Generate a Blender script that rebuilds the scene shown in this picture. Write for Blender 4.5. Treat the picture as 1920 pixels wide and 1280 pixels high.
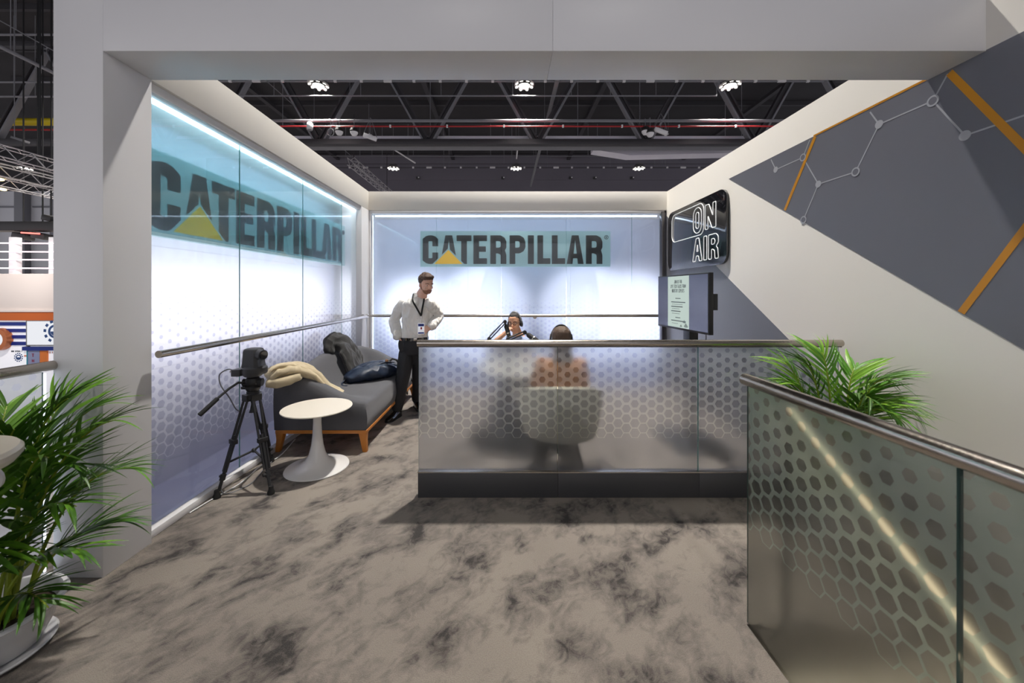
import bpy, bmesh, math, random
from mathutils import Vector, Matrix, noise
PI = math.pi
random.seed(7)
SC = bpy.context.scene
COL = SC.collection
for o in list(bpy.data.objects):
    bpy.data.objects.remove(o)

# ------------------------------------------------------------------ camera, world, exposure
F, VX, VY, EYE = 700.0, 945.0, 546.0, 1.55      # focal length and vanishing point in pixels of a 1920 wide frame, eye height
cam_d = bpy.data.cameras.new('camera')
cam_d.sensor_width = 36.0
cam_d.lens = 36.0 * F / 1920
cam_d.shift_x = (960 - VX) / 1920
cam_d.shift_y = -(640 - VY) / 1920
cam_d.clip_end = 300
cam_d.dof.use_dof = True
cam_d.dof.focus_distance = 4.6
cam_d.dof.aperture_fstop = 2.8
cam = bpy.data.objects.new('camera', cam_d)
COL.objects.link(cam)
cam.location = (0, 0, EYE)
cam.rotation_euler = (PI / 2, 0, 0)
SC.camera = cam
w = bpy.data.worlds.new('hall_air')
SC.world = w
w.use_nodes = True
w.node_tree.nodes['Background'].inputs[0].default_value = (0.94, 0.93, 1.0, 1)
w.node_tree.nodes['Background'].inputs[1].default_value = 0.95
SC.view_settings.view_transform = 'Standard'
SC.view_settings.look = 'None'
SC.view_settings.gamma = 1
SC.view_settings.exposure = 0.0
SC.view_settings.use_curve_mapping = False
SC.cycles.use_denoising = True
SC.cycles.max_bounces = 10
SC.cycles.transmission_bounces = 8
SC.cycles.caustics_reflective = False
SC.cycles.sample_clamp_indirect = 6.0
LAMP_W = 740.0          # one hall luminaire
LAMP_COL = (1.0, 0.95, 0.885)
PANEL_GLOW = 1.15        # backlit fabric behind the glass walls
STRIP_GLOW = 24.0
FLOOD_W = 500.0
SIDE_W = 19.0


def at(px, py, d):
    return Vector(((px - VX) * d / F, d, EYE - (py - VY) * d / F))


# ------------------------------------------------------------------ materials
def lin(c):
    return tuple(((v / 255 / 12.92) if v / 255 <= 0.04045 else ((v / 255 + 0.055) / 1.055) ** 2.4) for v in c) + (1.0,)


class NT:
    def __init__(self, name):
        self.m = bpy.data.materials.new(name)
        self.m.use_nodes = True
        self.t = self.m.node_tree
        self.t.nodes.clear()
        self.out = self.t.nodes.new('ShaderNodeOutputMaterial')

    def n(self, typ, ins=None, **props):
        nd = self.t.nodes.new('ShaderNode' + typ)
        for k, v in props.items():
            setattr(nd, k, v)
        for k, v in (ins or {}).items():
            self.put(nd.inputs[k], v)
        return nd

    def put(self, sock, v):
        if isinstance(v, bpy.types.NodeSocket):
            self.t.links.new(v, sock)
        else:
            sock.default_value = v

    def math(self, op, a, b=None, c=None):
        nd = self.n('Math', operation=op)
        for i, v in enumerate((a, b, c)):
            if v is not None:
                self.put(nd.inputs[i], v)
        return nd.outputs[0]

    def surf(self, sock):
        self.t.links.new(sock, self.out.inputs['Surface'])


def mat(name, rgb, rough=0.5, metal=0.0, emit=None, bump=0.0, bscale=200.0, vary=0.0, vscale=6.0, spec=0.5, coat=0.0, sheen=0.0, stretch=None):
    """plain procedural material: sRGB 0-255 colour, gentle noise in the colour and fine relief"""
    N = NT(name)
    b = N.n('BsdfPrincipled')
    b.inputs['Base Color'].default_value = lin(rgb)
    b.inputs['Roughness'].default_value = rough
    b.inputs['Metallic'].default_value = metal
    b.inputs['Specular IOR Level'].default_value = spec
    b.inputs['Coat Weight'].default_value = coat
    b.inputs['Sheen Weight'].default_value = sheen
    if emit:
        b.inputs['Emission Color'].default_value = lin(emit[0])
        b.inputs['Emission Strength'].default_value = emit[1]
    tc = N.n('TexCoord').outputs['Object']
    if stretch:
        tc = N.n('Mapping', {'Vector': tc, 'Scale': stretch}).outputs[0]
    if vary:
        nz = N.n('TexNoise', {'Vector': tc, 'Scale': vscale, 'Detail': 4.0})
        mx = N.n('Mix', data_type='RGBA')
        N.put(mx.inputs[0], nz.outputs[0])
        c = lin(rgb)
        mx.inputs[6].default_value = tuple(min(1, v * (1 - vary)) for v in c[:3]) + (1,)
        mx.inputs[7].default_value = tuple(min(1, v * (1 + vary)) for v in c[:3]) + (1,)
        N.put(b.inputs['Base Color'], mx.outputs[2])
    if bump:
        nz = N.n('TexNoise', {'Vector': tc, 'Scale': bscale, 'Detail': 2.0})
        bp = N.n('Bump', {'Height': nz.outputs[0], 'Strength': bump, 'Distance': 0.01})
        N.put(b.inputs['Normal'], bp.outputs[0])
    N.surf(b.outputs[0])
    return N.m


def film_glass(name, axis, hexc, filmc, scatter, scat_col, rough=0.3, u0=0.0, hs=0.0425, base_z=0.44, top_ratio=0.45, band=None):
    """the back face of a laminated pane: etched glass with a printed film whose hexagonal openings grow towards the floor"""
    N = NT(name)
    pos = N.n('SeparateXYZ', {0: N.n('NewGeometry').outputs['Position']})
    u = N.math('ADD', pos.outputs[axis], 40.0 + u0)
    v = N.math('ADD', pos.outputs['Z'], 40.0 - base_z)
    rx, ry = 3 * hs, math.sqrt(3) * hs
    # keep the rows in register with base_z
    v = N.math('SUBTRACT', v, 40.0 - round(40.0 / ry) * ry)

    def cell(off):
        a = N.math('SUBTRACT', N.math('MODULO', N.math('ADD', u, off * rx), rx), rx / 2)
        b = N.math('SUBTRACT', N.math('MODULO', N.math('ADD', v, off * ry), ry), ry / 2)
        return a, b
    a1, b1 = cell(0.0)
    a2, b2 = cell(0.5)
    l1 = N.math('ADD', N.math('MULTIPLY', a1, a1), N.math('MULTIPLY', b1, b1))
    l2 = N.math('ADD', N.math('MULTIPLY', a2, a2), N.math('MULTIPLY', b2, b2))
    pick = N.math('LESS_THAN', l1, l2)
    inv = N.math('SUBTRACT', 1.0, pick)
    gx = N.math('ABSOLUTE', N.math('ADD', N.math('MULTIPLY', a1, pick), N.math('MULTIPLY', a2, inv)))
    gyr = N.math('ADD', N.math('MULTIPLY', b1, pick), N.math('MULTIPLY', b2, inv))
    gy = N.math('ABSOLUTE', gyr)
    d = N.math('MAXIMUM', gy, N.math('ADD', N.math('MULTIPLY', gx, math.sqrt(3) / 2), N.math('MULTIPLY', gy, 0.5)))
    d = N.math('DIVIDE', d, ry / 2)
    zc = N.math('SUBTRACT', pos.outputs['Z'], gyr)
    ratio = N.math('SUBTRACT', 0.93, N.math('MULTIPLY', N.math('SUBTRACT', zc, base_z), (0.93 - top_ratio) / 0.66))
    ratio = N.math('MINIMUM', ratio, 0.93)
    film = N.math('GREATER_THAN', d, ratio)
    film = N.math('MULTIPLY', film, N.math('GREATER_THAN', pos.outputs['Z'], base_z))
    mix = N.n('Mix', data_type='RGBA')
    N.put(mix.inputs[0], film)
    mix.inputs[6].default_value = hexc + (1,)
    mix.inputs[7].default_value = filmc + (1,)
    gc = mix.outputs[2]
    if band:                                   # tinted film strip along the top of the pane
        zb, ymax, tint = band
        bm_ = N.math('MULTIPLY', N.math('GREATER_THAN', pos.outputs['Z'], zb), N.math('LESS_THAN', pos.outputs['Y'], ymax))
        mt = N.n('Mix', data_type='RGBA')
        N.put(mt.inputs[0], bm_)
        N.put(mt.inputs[6], gc)
        mt.inputs[7].default_value = tint + (1,)
        gc = mt.outputs[2]
    g = N.n('BsdfGlass', distribution='MULTI_GGX', ins={'Color': gc, 'Roughness': rough, 'IOR': 1.45})
    tr = N.n('BsdfTranslucent', {'Color': scat_col + (1,)})
    df = N.n('BsdfDiffuse', {'Color': scat_col + (1,)})
    sc = N.n('MixShader', {0: 0.45, 1: tr.outputs[0], 2: df.outputs[0]})
    fac = N.math('ADD', scatter[0], N.math('MULTIPLY', film, scatter[1] - scatter[0]))
    ms = N.n('MixShader', {0: fac, 1: g.outputs[0], 2: sc.outputs[0]})
    N.surf(ms.outputs[0])
    return N.m


def clear_glass(name, col=(0.97, 1.0, 0.99)):
    N = NT(name)
    N.surf(N.n('BsdfGlass', {'Color': col + (1,), 'Roughness': 0.0, 'IOR': 1.45}).outputs[0])
    return N.m


def carpet():
    N = NT('nap_shaded_carpet')
    tc = N.n('TexCoord').outputs['Object']
    m0 = N.n('Mapping', {'Vector': tc, 'Rotation': (0, 0, -0.85)}).outputs[0]
    m1 = N.n('Mapping', {'Vector': m0, 'Scale': (1.0, 1.45, 1.0)}).outputs[0]
    n1 = N.n('TexNoise', {'Vector': m1, 'Scale': 2.9, 'Detail': 3.5, 'Roughness': 0.6, 'Distortion': 0.3}).outputs[0]
    n4 = N.n('TexNoise', {'Vector': m1, 'Scale': 11.0, 'Detail': 7.0, 'Roughness': 0.7, 'Distortion': 1.2}).outputs[0]
    n1 = N.math('ADD', N.math('MULTIPLY', n1, 0.66), N.math('MULTIPLY', n4, 0.34))
    n2 = N.n('TexNoise', {'Vector': tc, 'Scale': 0.9, 'Detail': 4.0}).outputs[0]
    n3 = N.n('TexNoise', {'Vector': tc, 'Scale': 260.0, 'Detail': 2.0}).outputs[0]
    r1 = N.n('ValToRGB', {0: n1})
    e = r1.color_ramp.elements
    e[0].position, e[0].color = 0.375, lin((66, 62, 60))  # dark patches: shading of the nap, put into the colour
    e[1].position, e[1].color = 0.545, lin((157, 147, 137))
    x = e.new(0.45)
    x.color = lin((127, 119, 112))
    mx = N.n('Mix', data_type='RGBA', blend_type='MULTIPLY')
    mx.inputs[0].default_value = 0.6
    r2 = N.n('ValToRGB', {0: n2})
    r2.color_ramp.elements[0].position, r2.color_ramp.elements[0].color = 0.3, (0.55, 0.55, 0.57, 1)
    r2.color_ramp.elements[1].position, r2.color_ramp.elements[1].color = 0.65, (1, 1, 1, 1)
    N.put(mx.inputs[6], r1.outputs[0])
    N.put(mx.inputs[7], r2.outputs[0])
    m3 = N.n('Mix', data_type='RGBA', blend_type='MULTIPLY')
    m3.inputs[0].default_value = 0.5
    r3 = N.n('ValToRGB', {0: n3})
    r3.color_ramp.elements[0].position, r3.color_ramp.elements[0].color = 0.3, (0.45, 0.45, 0.45, 1)
    r3.color_ramp.elements[1].position, r3.color_ramp.elements[1].color = 0.62, (1, 1, 1, 1)
    N.put(m3.inputs[6], mx.outputs[2])
    N.put(m3.inputs[7], r3.outputs[0])
    b = N.n('BsdfPrincipled', {'Base Color': m3.outputs[2], 'Roughness': 0.95, 'Specular IOR Level': 0.1, 'Sheen Weight': 0.15})
    hh = N.math('ADD', n3, N.math('MULTIPLY', n1, 1.5))
    N.put(b.inputs['Normal'], N.n('Bump', {'Height': hh, 'Strength': 0.5, 'Distance': 0.012}).outputs[0])
    N.surf(b.outputs[0])
    return N.m


def emitter(name, rgb, s):
    N = NT(name)
    N.surf(N.n('Emission', {'Color': lin(rgb), 'Strength': s}).outputs[0])
    return N.m


M = {}
M['white_wall'] = mat('warm_white_laminate', (232, 228, 220), 0.45, vary=0.015, vscale=2)
M['white_frame'] = mat('white_satin_laminate', (226, 225, 226), 0.4, vary=0.015, vscale=2)
M['grey_vinyl'] = mat('slate_grey_vinyl', (112, 113, 122), 0.42, vary=0.02, vscale=3)
M['grey_vinyl_dark'] = mat('graphite_vinyl', (112, 112, 118), 0.3, vary=0.02, vscale=3)
M['orange_vinyl'] = mat('amber_vinyl', (206, 140, 26), 0.4)
M['pale_vinyl'] = mat('pale_grey_vinyl', (176, 178, 184), 0.4)
M['steel'] = mat('brushed_steel', (186, 178, 168), 0.24, 1.0, bump=0.06, bscale=60, stretch=(1, 1, 1))
M['dark_metal'] = mat('dark_bronze_metal', (92, 90, 92), 0.35, 0.8)
M['kick'] = mat('dark_grey_laminate', (66, 66, 68), 0.4, vary=0.04, vscale=3)
M['joint'] = mat('shadow_gap_black', (30, 30, 32), 0.7)
M['glass_front'] = clear_glass('polished_glass')
M['glass_edge'] = mat('green_glass_edge', (120, 172, 170), 0.15)
M['glass_edge_dark'] = mat('dark_glass_edge', (92, 120, 114), 0.15)
M['film_left'] = film_glass('hexagon_film_side_wall', 'Y', (0.69, 0.69, 0.76), (1.0, 1.0, 1.0), (0.05, 0.18), (0.95, 0.95, 1.0), 0.115, band=(1.935, 5.18, (0.44, 0.70, 0.76)))
M['film_back'] = film_glass('hexagon_film_end_wall', 'X', (0.76, 0.76, 0.84), (0.99, 0.99, 1.0), (0.06, 0.20), (0.92, 0.93, 1.0), 0.07)
M['film_counter'] = film_glass('hexagon_film_partition', 'X', (0.73, 0.73, 0.78), (1.0, 1.0, 1.0), (0.03, 0.22), (0.9, 0.9, 0.94), 0.33)
M['film_stair'] = film_glass('hexagon_film_stair', 'Y', (0.58, 0.565, 0.535), (0.84, 0.94, 0.89), (0.06, 0.70), (0.66, 0.74, 0.68), 0.33)
M['fabric_glow'] = emitter('backlit_fabric', (240, 242, 255), PANEL_GLOW)
M['cavity_teal'] = mat('white_cavity_board', (232, 230, 242), 0.7)
M['cavity_blue'] = mat('white_blue_cavity_board', (214, 220, 240), 0.7)
M['cavity_low'] = mat('lavender_board', (196, 194, 214), 0.6)
M['strip'] = emitter('cool_led_strip', (226, 244, 255), STRIP_GLOW)
M['carpet'] = carpet()
M['plate'] = mat('aqua_grey_plate', (150, 184, 190), 0.5, emit=((150, 190, 200), 0.42))  # glow added to the plate so the dark letters stand out
M['letter'] = mat('charcoal_letter', (40, 54, 62), 0.5)
M['yellow'] = mat('signal_yellow', (246, 196, 20), 0.5, emit=((246, 196, 20), 0.4))  # glow added here too, to keep up with the plate
M['black_gloss'] = mat('black_gloss_acrylic', (22, 23, 27), 0.06, coat=0.5)
M['black_matte'] = mat('black_matte_plastic', (32, 32, 34), 0.5, vary=0.05)
M['black_soft'] = mat('black_rubber', (24, 24, 25), 0.7)
M['neon'] = mat('white_neon_tube', (250, 250, 250), 0.4, emit=((255, 252, 246), 0.3))


# ------------------------------------------------------------------ mesh building
class MB:
    def __init__(self):
        self.v, self.f, self.mi, self.cur = [], [], [], 0

    def add(self, vs, fs):
        o = len(self.v)
        self.v.extend(Vector(p) for p in vs)
        for q in fs:
            self.f.append([o + i for i in q])
            self.mi.append(self.cur)
        return self

    def box(self, x0, x1, y0, y1, z0, z1, fmats=None):
        p = [(x0, y0, z0), (x1, y0, z0), (x1, y1, z0), (x0, y1, z0), (x0, y0, z1), (x1, y0, z1), (x1, y1, z1), (x0, y1, z1)]
        fs = [(0, 3, 2, 1), (4, 5, 6, 7), (0, 1, 5, 4), (1, 2, 6, 5), (2, 3, 7, 6), (3, 0, 4, 7)]   # -z +z -y +x +y -x
        self.add(p, fs)
        if fmats:
            self.mi[-6:] = fmats
        return self

    def obox(self, c, size, R=None):
        R = R or Matrix.Identity(3)
        hx, hy, hz = size[0] / 2, size[1] / 2, size[2] / 2
        c = Vector(c)
        p = [c + R @ Vector((sx * hx, sy * hy, sz * hz)) for sx, sy, sz in ((-1, -1, -1), (1, -1, -1), (1, 1, -1), (-1, 1, -1), (-1, -1, 1), (1, -1, 1), (1, 1, 1), (-1, 1, 1))]
        return self.add(p, [(0, 3, 2, 1), (4, 5, 6, 7), (0, 1, 5, 4), (1, 2, 6, 5), (2, 3, 7, 6), (3, 0, 4, 7)])

    def loft(self, rings, caps=True, ring_closed=True, loop=False):
        n = len(rings[0])
        vs = [p for r in rings for p in r]
        fs = []
        m = len(rings)
        for i in range(m if loop else m - 1):
            a, b = i * n, ((i + 1) % m) * n
            for j in range(n if ring_closed else n - 1):
                k = (j + 1) % n
                fs.append((a + j, a + k, b + k, b + j))
        if caps and not loop:
            fs.append(tuple(reversed(range(n))))
            fs.append(tuple(range((m - 1) * n, m * n)))
        return self.add(vs, fs)

    def tube(self, pts, r, n=10, caps=True, loop=False, flat=1.0, up=None):
        pts = [Vector(p) for p in pts]
        m = len(pts)
        rr = r if isinstance(r, (list, tuple)) else [r] * m
        T = []
        for i in range(m):
            if loop:
                t = pts[(i + 1) % m] - pts[i - 1]
            else:
                t = pts[min(i + 1, m - 1)] - pts[max(i - 1, 0)]
            T.append(t.normalized() if t.length > 1e-9 else Vector((0, 0, 1)))
        u = Vector(up) if up is not None else (Vector((0, 0, 1)) if abs(T[0].z) < 0.9 else Vector((1, 0, 0)))
        rings = []
        for i in range(m):
            u = u - T[i] * u.dot(T[i])
            if u.length < 1e-6:
                u = T[i].orthogonal()
            u.normalize()
            s = T[i].cross(u)
            k = 1.0
            if 0 < i < m - 1 or loop:
                pass
            rings.append([pts[i] + (u * math.cos(a) * flat + s * math.sin(a)) * rr[i] * k for a in (2 * PI * j / n for j in range(n))])
        return self.loft(rings, caps, True, loop)

    def cyl(self, p0, p1, r, r1=None, n=16):
        return self.tube([p0, p1], [r, r if r1 is None else r1], n)

    def lathe(self, prof, c=(0, 0, 0), n=36, a0=0.0, a1=2 * PI):
        c = Vector(c)
        full = abs(a1 - a0 - 2 * PI) < 1e-6
        k = n if full else n + 1
        rings = []
        for j in range(k):
            a = a0 + (a1 - a0) * j / n
            rings.append([c + Vector((r * math.cos(a), r * math.sin(a), z)) for r, z in prof])
        return self.loft(rings, caps=not full, ring_closed=not full, loop=full)

    def prism(self, poly, fn, w0, w1):
        n = len(poly)
        ar = sum(poly[i][0] * poly[(i + 1) % n][1] - poly[(i + 1) % n][0] * poly[i][1] for i in range(n))
        if ar < 0:
            poly = poly[::-1]
        vs = [fn(u, v, w0) for u, v in poly] + [fn(u, v, w1) for u, v in poly]
        fs = [tuple(reversed(range(n))), tuple(range(n, 2 * n))]
        fs += [(i, (i + 1) % n, n + (i + 1) % n, n + i) for i in range(n)]
        return self.add(vs, fs)

    def ribbon(self, pts, sw, fn, w0, w1, closed=False):
        """flat stroke of constant width with mitred corners, as a prism"""
        P = [Vector((p[0], p[1])) for p in pts]
        n = len(P)
        L, R = [], []
        for i in range(n):
            a = P[i - 1] if (i > 0 or closed) else None
            b = P[(i + 1) % n] if (i < n - 1 or closed) else None
            d1 = (P[i] - a).normalized() if a is not None else (b - P[i]).normalized()
            d2 = (b - P[i]).normalized() if b is not None else d1
            n1, n2 = Vector((-d1.y, d1.x)), Vector((-d2.y, d2.x))
            mn = n1 + n2
            if mn.length < 1e-6:
                mn = n1
            mn.normalize()
            k = min(1.0 / max(mn.dot(n1), 0.35), 2.5) * sw / 2
            L.append(P[i] + mn * k)
            R.append(P[i] - mn * k)
        for i in range(n if closed else n - 1):
            j = (i + 1) % n
            self.prism([tuple(R[i]), tuple(R[j]), tuple(L[j]), tuple(L[i])], fn, w0, w1)
        return self

    def ell(self, c, r, R=None, nu=16, nv=10):
        R = R or Matrix.Identity(3)
        c = Vector(c)
        r = (r, r, r) if not isinstance(r, (tuple, list)) else r
        vs = [c + R @ Vector((0, 0, -r[2]))]
        for i in range(1, nv):
            t = -PI / 2 + PI * i / nv
            for j in range(nu):
                a = 2 * PI * j / nu
                vs.append(c + R @ Vector((r[0] * math.cos(t) * math.cos(a), r[1] * math.cos(t) * math.sin(a), r[2] * math.sin(t))))
        vs.append(c + R @ Vector((0, 0, r[2])))
        fs = [(0, 1 + (j + 1) % nu, 1 + j) for j in range(nu)]
        for i in range(nv - 2):
            a, b = 1 + i * nu, 1 + (i + 1) * nu
            fs += [(a + j, a + (j + 1) % nu, b + (j + 1) % nu, b + j) for j in range(nu)]
        a = 1 + (nv - 2) * nu
        fs += [(a + j, a + (j + 1) % nu, len(vs) - 1) for j in range(nu)]
        return self.add(vs, fs)

    def mesh(self, name, offset=Vector((0, 0, 0))):
        me = bpy.data.meshes.new(name)
        me.from_pydata([p - offset for p in self.v], [], self.f)
        me.polygons.foreach_set('material_index', self.mi)
        return me

    def build(self, name, mats, parent=None, bevel=0.0, seg=2, angle=35, recalc=True):
        off = origin_of(parent)
        me = self.mesh(name, off)
        if bevel or recalc:
            bm = bmesh.new()
            bm.from_mesh(me)
            if recalc:
                bmesh.ops.recalc_face_normals(bm, faces=bm.faces)
            if bevel:
                es = [e for e in bm.edges if len(e.link_faces) == 2 and e.calc_face_angle(0) > math.radians(30)]
                bmesh.ops.bevel(bm, geom=es, offset=bevel, segments=seg, affect='EDGES', profile=0.5, clamp_overlap=True)
            bm.to_mesh(me)
            bm.free()
        return link(name, me, mats, parent, angle)


def origin_of(parent):
    off = Vector((0, 0, 0))
    p = parent
    while p is not None:
        off += p.location
        p = p.parent
    return off


def link(name, me, mats, parent=None, angle=35):
    for m_ in (mats if isinstance(mats, (list, tuple)) else [mats]):
        me.materials.append(m_)
    me.polygons.foreach_set('use_smooth', [True] * len(me.polygons))
    me.set_sharp_from_angle(angle=math.radians(angle))
    o = bpy.data.objects.new(name, me)
    COL.objects.link(o)
    if parent is not None:
        o.parent = parent
    return o


def thing(name, label, cat, loc=(0, 0, 0), group=None):
    o = bpy.data.objects.new(name, None)
    COL.objects.link(o)
    o.empty_display_size = 0.1
    o.location = loc
    return tag(o, label, cat, group)


def tag(o, label, cat, group=None):
    o['label'] = label
    o['category'] = cat
    if group:
        o['group'] = group
    return o


def struct(o, label=None):
    o['kind'] = 'structure'
    if label:
        o['label'] = label
    return o


def copy_tree(o, parent=None):
    c = o.copy()
    COL.objects.link(c)
    if parent is not None:
        c.parent = parent
    for ch in o.children:
        copy_tree(ch, c)
    return c


def remesh(mb, voxel, smooth=4):
    me = mb.mesh('tmp')
    bm = bmesh.new()
    bm.from_mesh(me)
    bmesh.ops.recalc_face_normals(bm, faces=bm.faces)
    bm.to_mesh(me)
    bm.free()
    ob = bpy.data.objects.new('tmp', me)
    COL.objects.link(ob)
    r = ob.modifiers.new('r', 'REMESH')
    r.mode = 'VOXEL'
    r.voxel_size = voxel
    if smooth:
        s = ob.modifiers.new('s', 'SMOOTH')
        s.iterations = smooth
        s.factor = 0.5
    dg = bpy.context.evaluated_depsgraph_get()
    res = bpy.data.meshes.new_from_object(ob.evaluated_get(dg))
    bpy.data.objects.remove(ob)
    bpy.data.meshes.remove(me)
    return res


def wrinkle(me, amp, scale, seed=0.0, zs=1.0):
    me.update()
    nr = [v.normal.copy() for v in me.vertices]
    for v, n_ in zip(me.vertices, nr):
        p = Vector((v.co.x * scale, v.co.y * scale, v.co.z * scale * zs + seed))
        a = noise.noise(p)
        v.co += n_ * amp * (1 - 2.2 * abs(a))
    me.update()


def organic(name, mb, m_, parent, voxel=0.008, smooth=4, amp=0.0, scale=14, seed=0.0, zs=1.0):
    me = remesh(mb, voxel, smooth)
    if amp:
        wrinkle(me, amp, scale, seed, zs)
    off = origin_of(parent)
    for v in me.vertices:
        v.co -= off
    me.materials.clear()
    o = link(name, me, m_, parent, 180)
    return o


# block alphabet: strokes on a cell 1 high; each entry (width, [polylines])
def glyph(ch, w=0.46, s=0.13):
    h = s / 2
    l, r, b, t, m_ = h, w - h, h, 1 - h, 0.5
    c = 0.16
    O = [(l + c * .6, t), (r - c * .6, t), (r, t - c), (r, b + c), (r - c * .6, b), (l + c * .6, b), (l, b + c), (l, t - c)]
    bowl = [(l, t), (r - c * .6, t), (r, t - c), (r, m_ + c * .6), (r - c * .6, m_ - .03), (l, m_ - .03)]
    G = {
        'O': [(O, True)], 'D': [([(l, b), (l, t), (r - c * .6, t), (r, t - c), (r, b + c), (r - c * .6, b)], True)],
        'C': [([(r, t - .3), (r, t - c), (r - c * .6, t), (l + c * .6, t), (l, t - c), (l, b + c), (l + c * .6, b), (r - c * .6, b), (r, b + c), (r, b + .3)], False)],
        'J': [([(r, 1), (r, b + c), (r - c * .6, b), (l + c * .6, b), (l, b + c), (l, .3)], False)],
        'U': [([(l, 1), (l, b + c), (l + c * .6, b), (r - c * .6, b), (r, b + c), (r, 1)], False)],
        'N': [([(l, 0), (l, 1)], False), ([(r, 0), (r, 1)], False), ([(l, .95), (r, .05)], False)],
        'S': [([(r, t - .22), (r, t - c), (r - c * .6, t), (l + c * .6, t), (l, t - c), (l, m_ + .1), (r, m_ - .1), (r, b + c), (r - c * .6, b), (l + c * .6, b), (l, b + c), (l, b + .22)], False)],
        'F': [([(l, 0), (l, 1)], False), ([(l, t), (w, t)], False), ([(l, m_), (w - .06, m_)], False)],
        'E': [([(l, 0), (l, 1)], False), ([(l, t), (w, t)], False), ([(l, m_), (w - .04, m_)], False), ([(l, b), (w, b)], False)],
        'L': [([(l, 0), (l, 1)], False), ([(l, b), (w, b)], False)],
        'I': [([(l, 0), (l, 1)], False)],
        'T': [([(0, t), (w, t)], False), ([(w / 2, 0), (w / 2, 1)], False)],
        'H': [([(l, 0), (l, 1)], False), ([(r, 0), (r, 1)], False), ([(l, m_), (r, m_)], False)],
        'K': [([(l, 0), (l, 1)], False), ([(l, .42), (r, 1)], False), ([(l + .1, .55), (r, 0)], False)],
        'V': [([(l - .02, 1), (w / 2, .02), (r + .02, 1)], False)],
        'Y': [([(l, 1), (w / 2, .45), (r, 1)], False), ([(w / 2, .5), (w / 2, 0)], False)],
        'X': [([(l, 0), (r, 1)], False), ([(l, 1), (r, 0)], False)],
        'M': [([(l, 0), (l, 1)], False), ([(w + .14 - h, 0), (w + .14 - h, 1)], False), ([(l, .96), ((w + .14) / 2, .3), (w + .14 - h, .96)], False)],
        'A': [([(l - .02, 0), (w / 2, .98), (r + .02, 0)], False), ([(l + .05, .28), (r - .05, .28)], False)],
        'P': [([(l, 0), (l, 1)], False), (bowl, False)],
        'R': [([(l, 0), (l, 1)], False), (bowl, False), ([(l + .12, m_), (r, m_ - .14), (r, 0)], False)],
        '8': [(O, True), ([(l, m_), (r, m_)], False)],
        '2': [([(l, t - .25), (l, t - c), (l + c * .6, t), (r - c * .6, t), (r, t - c), (r, m_ + .1), (l, b + .02), (w, b)], False)],
        '1': [([(l, .8), (w * .5, t), (w * .5, 0)], False)],
    }
    return G.get(ch, [])


def gwidth(ch, w, s):
    return {'I': s, 'M': w + .14, ' ': w * .55}.get(ch, w)


def write_line(text, size, fn, w0, w1, x0, z0, parent, m_, w=0.46, s=0.13, gap=0.09, center=False, name='letter'):
    tot = sum(gwidth(c, w, s) + gap for c in text) - gap
    x = x0 - (tot * size / 2 if center else 0)
    for c in text:
        gs = glyph(c, w, s)
        if gs:
            b = MB()
            for pl, cl in gs:
                b.ribbon([(x + p[0] * size, z0 + p[1] * size) for p in pl], s * size, fn, w0, w1, cl)
            b.build(name, m_, parent, recalc=True)
        x += (gwidth(c, w, s) + gap) * size
    return x
# ================================================================== the setting
XL, XR, YB, TOP = -2.17, 2.61, 5.98, 3.15        # inner faces of the booth walls, back fascia, top of the walls
YF0, YF1 = 2.02, 2.30                            # portal front and back face
XG, YG = -2.25, 6.05                             # glass planes of the left and back wall

b = MB()
b.box(-2.75, 1.13, -2.6, 6.75, -0.28, 0)
b.box(1.13, 2.75, 1.74, 6.75, -0.28, 0)
floor = struct(b.build('floor', M['carpet']), 'grey-brown carpet of the raised booth, nap shading in its colour')

# portal: left column and beam
b = MB().box(-2.44, XL, YF0, YF1, 0, TOP)
struct(b.build('portal_column', M['white_frame'], bevel=0.003), 'white square portal column beside the palm')
beam = struct(MB().box(XL, 0.2638, YF0, YF1, 2.85, TOP).build('portal_beam', M['white_frame'], bevel=0.002), 'white portal beam across the booth front')
MB().box(0.2645, XR, YF0, YF1, 2.85, TOP).build('panel', M['white_frame'], beam, bevel=0.002)

# right wall with its printed panels
wr = struct(MB().box(XR, XR + 0.14, -2.6, YG + 0.03, -3.0, TOP).build('wall_right', M['white_wall'], bevel=0.002), 'white side wall with grey and amber vinyl graphics')


def rw(px, py):
    d = XR * F / (px - VX)
    return (-d, EYE - (py - VY) * d / F)


def on_right(u, v, w_):
    return Vector((XR - w_, -u, v))


tipu, tipz = rw(1367, 333)
slope = (2.855 - 1.258) / (4.33 - 1.874)
endu = 2.4
MB().prism([(tipu, 2.855), (endu, 2.855), (endu, max(2.855 - slope * (endu - tipu), -2.9))], on_right, 0, 0.002).build('graphic_panel', M['grey_vinyl'], wr)
u6, u3 = -6.12, -3.4
MB().prism([(u6, 2.84), (u6, 0.002), (-1.78, 0.002), (-1.78, 0.06)], on_right, 0, 0.002).build('graphic_panel', M['grey_vinyl_dark'], wr)


def stripe(p, q, wd, name='graphic_stripe', m_='orange_vinyl', h=0.0035):
    MB().ribbon([p, q], wd, on_right, 0.0018, h).build(name, M[m_], wr)


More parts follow.
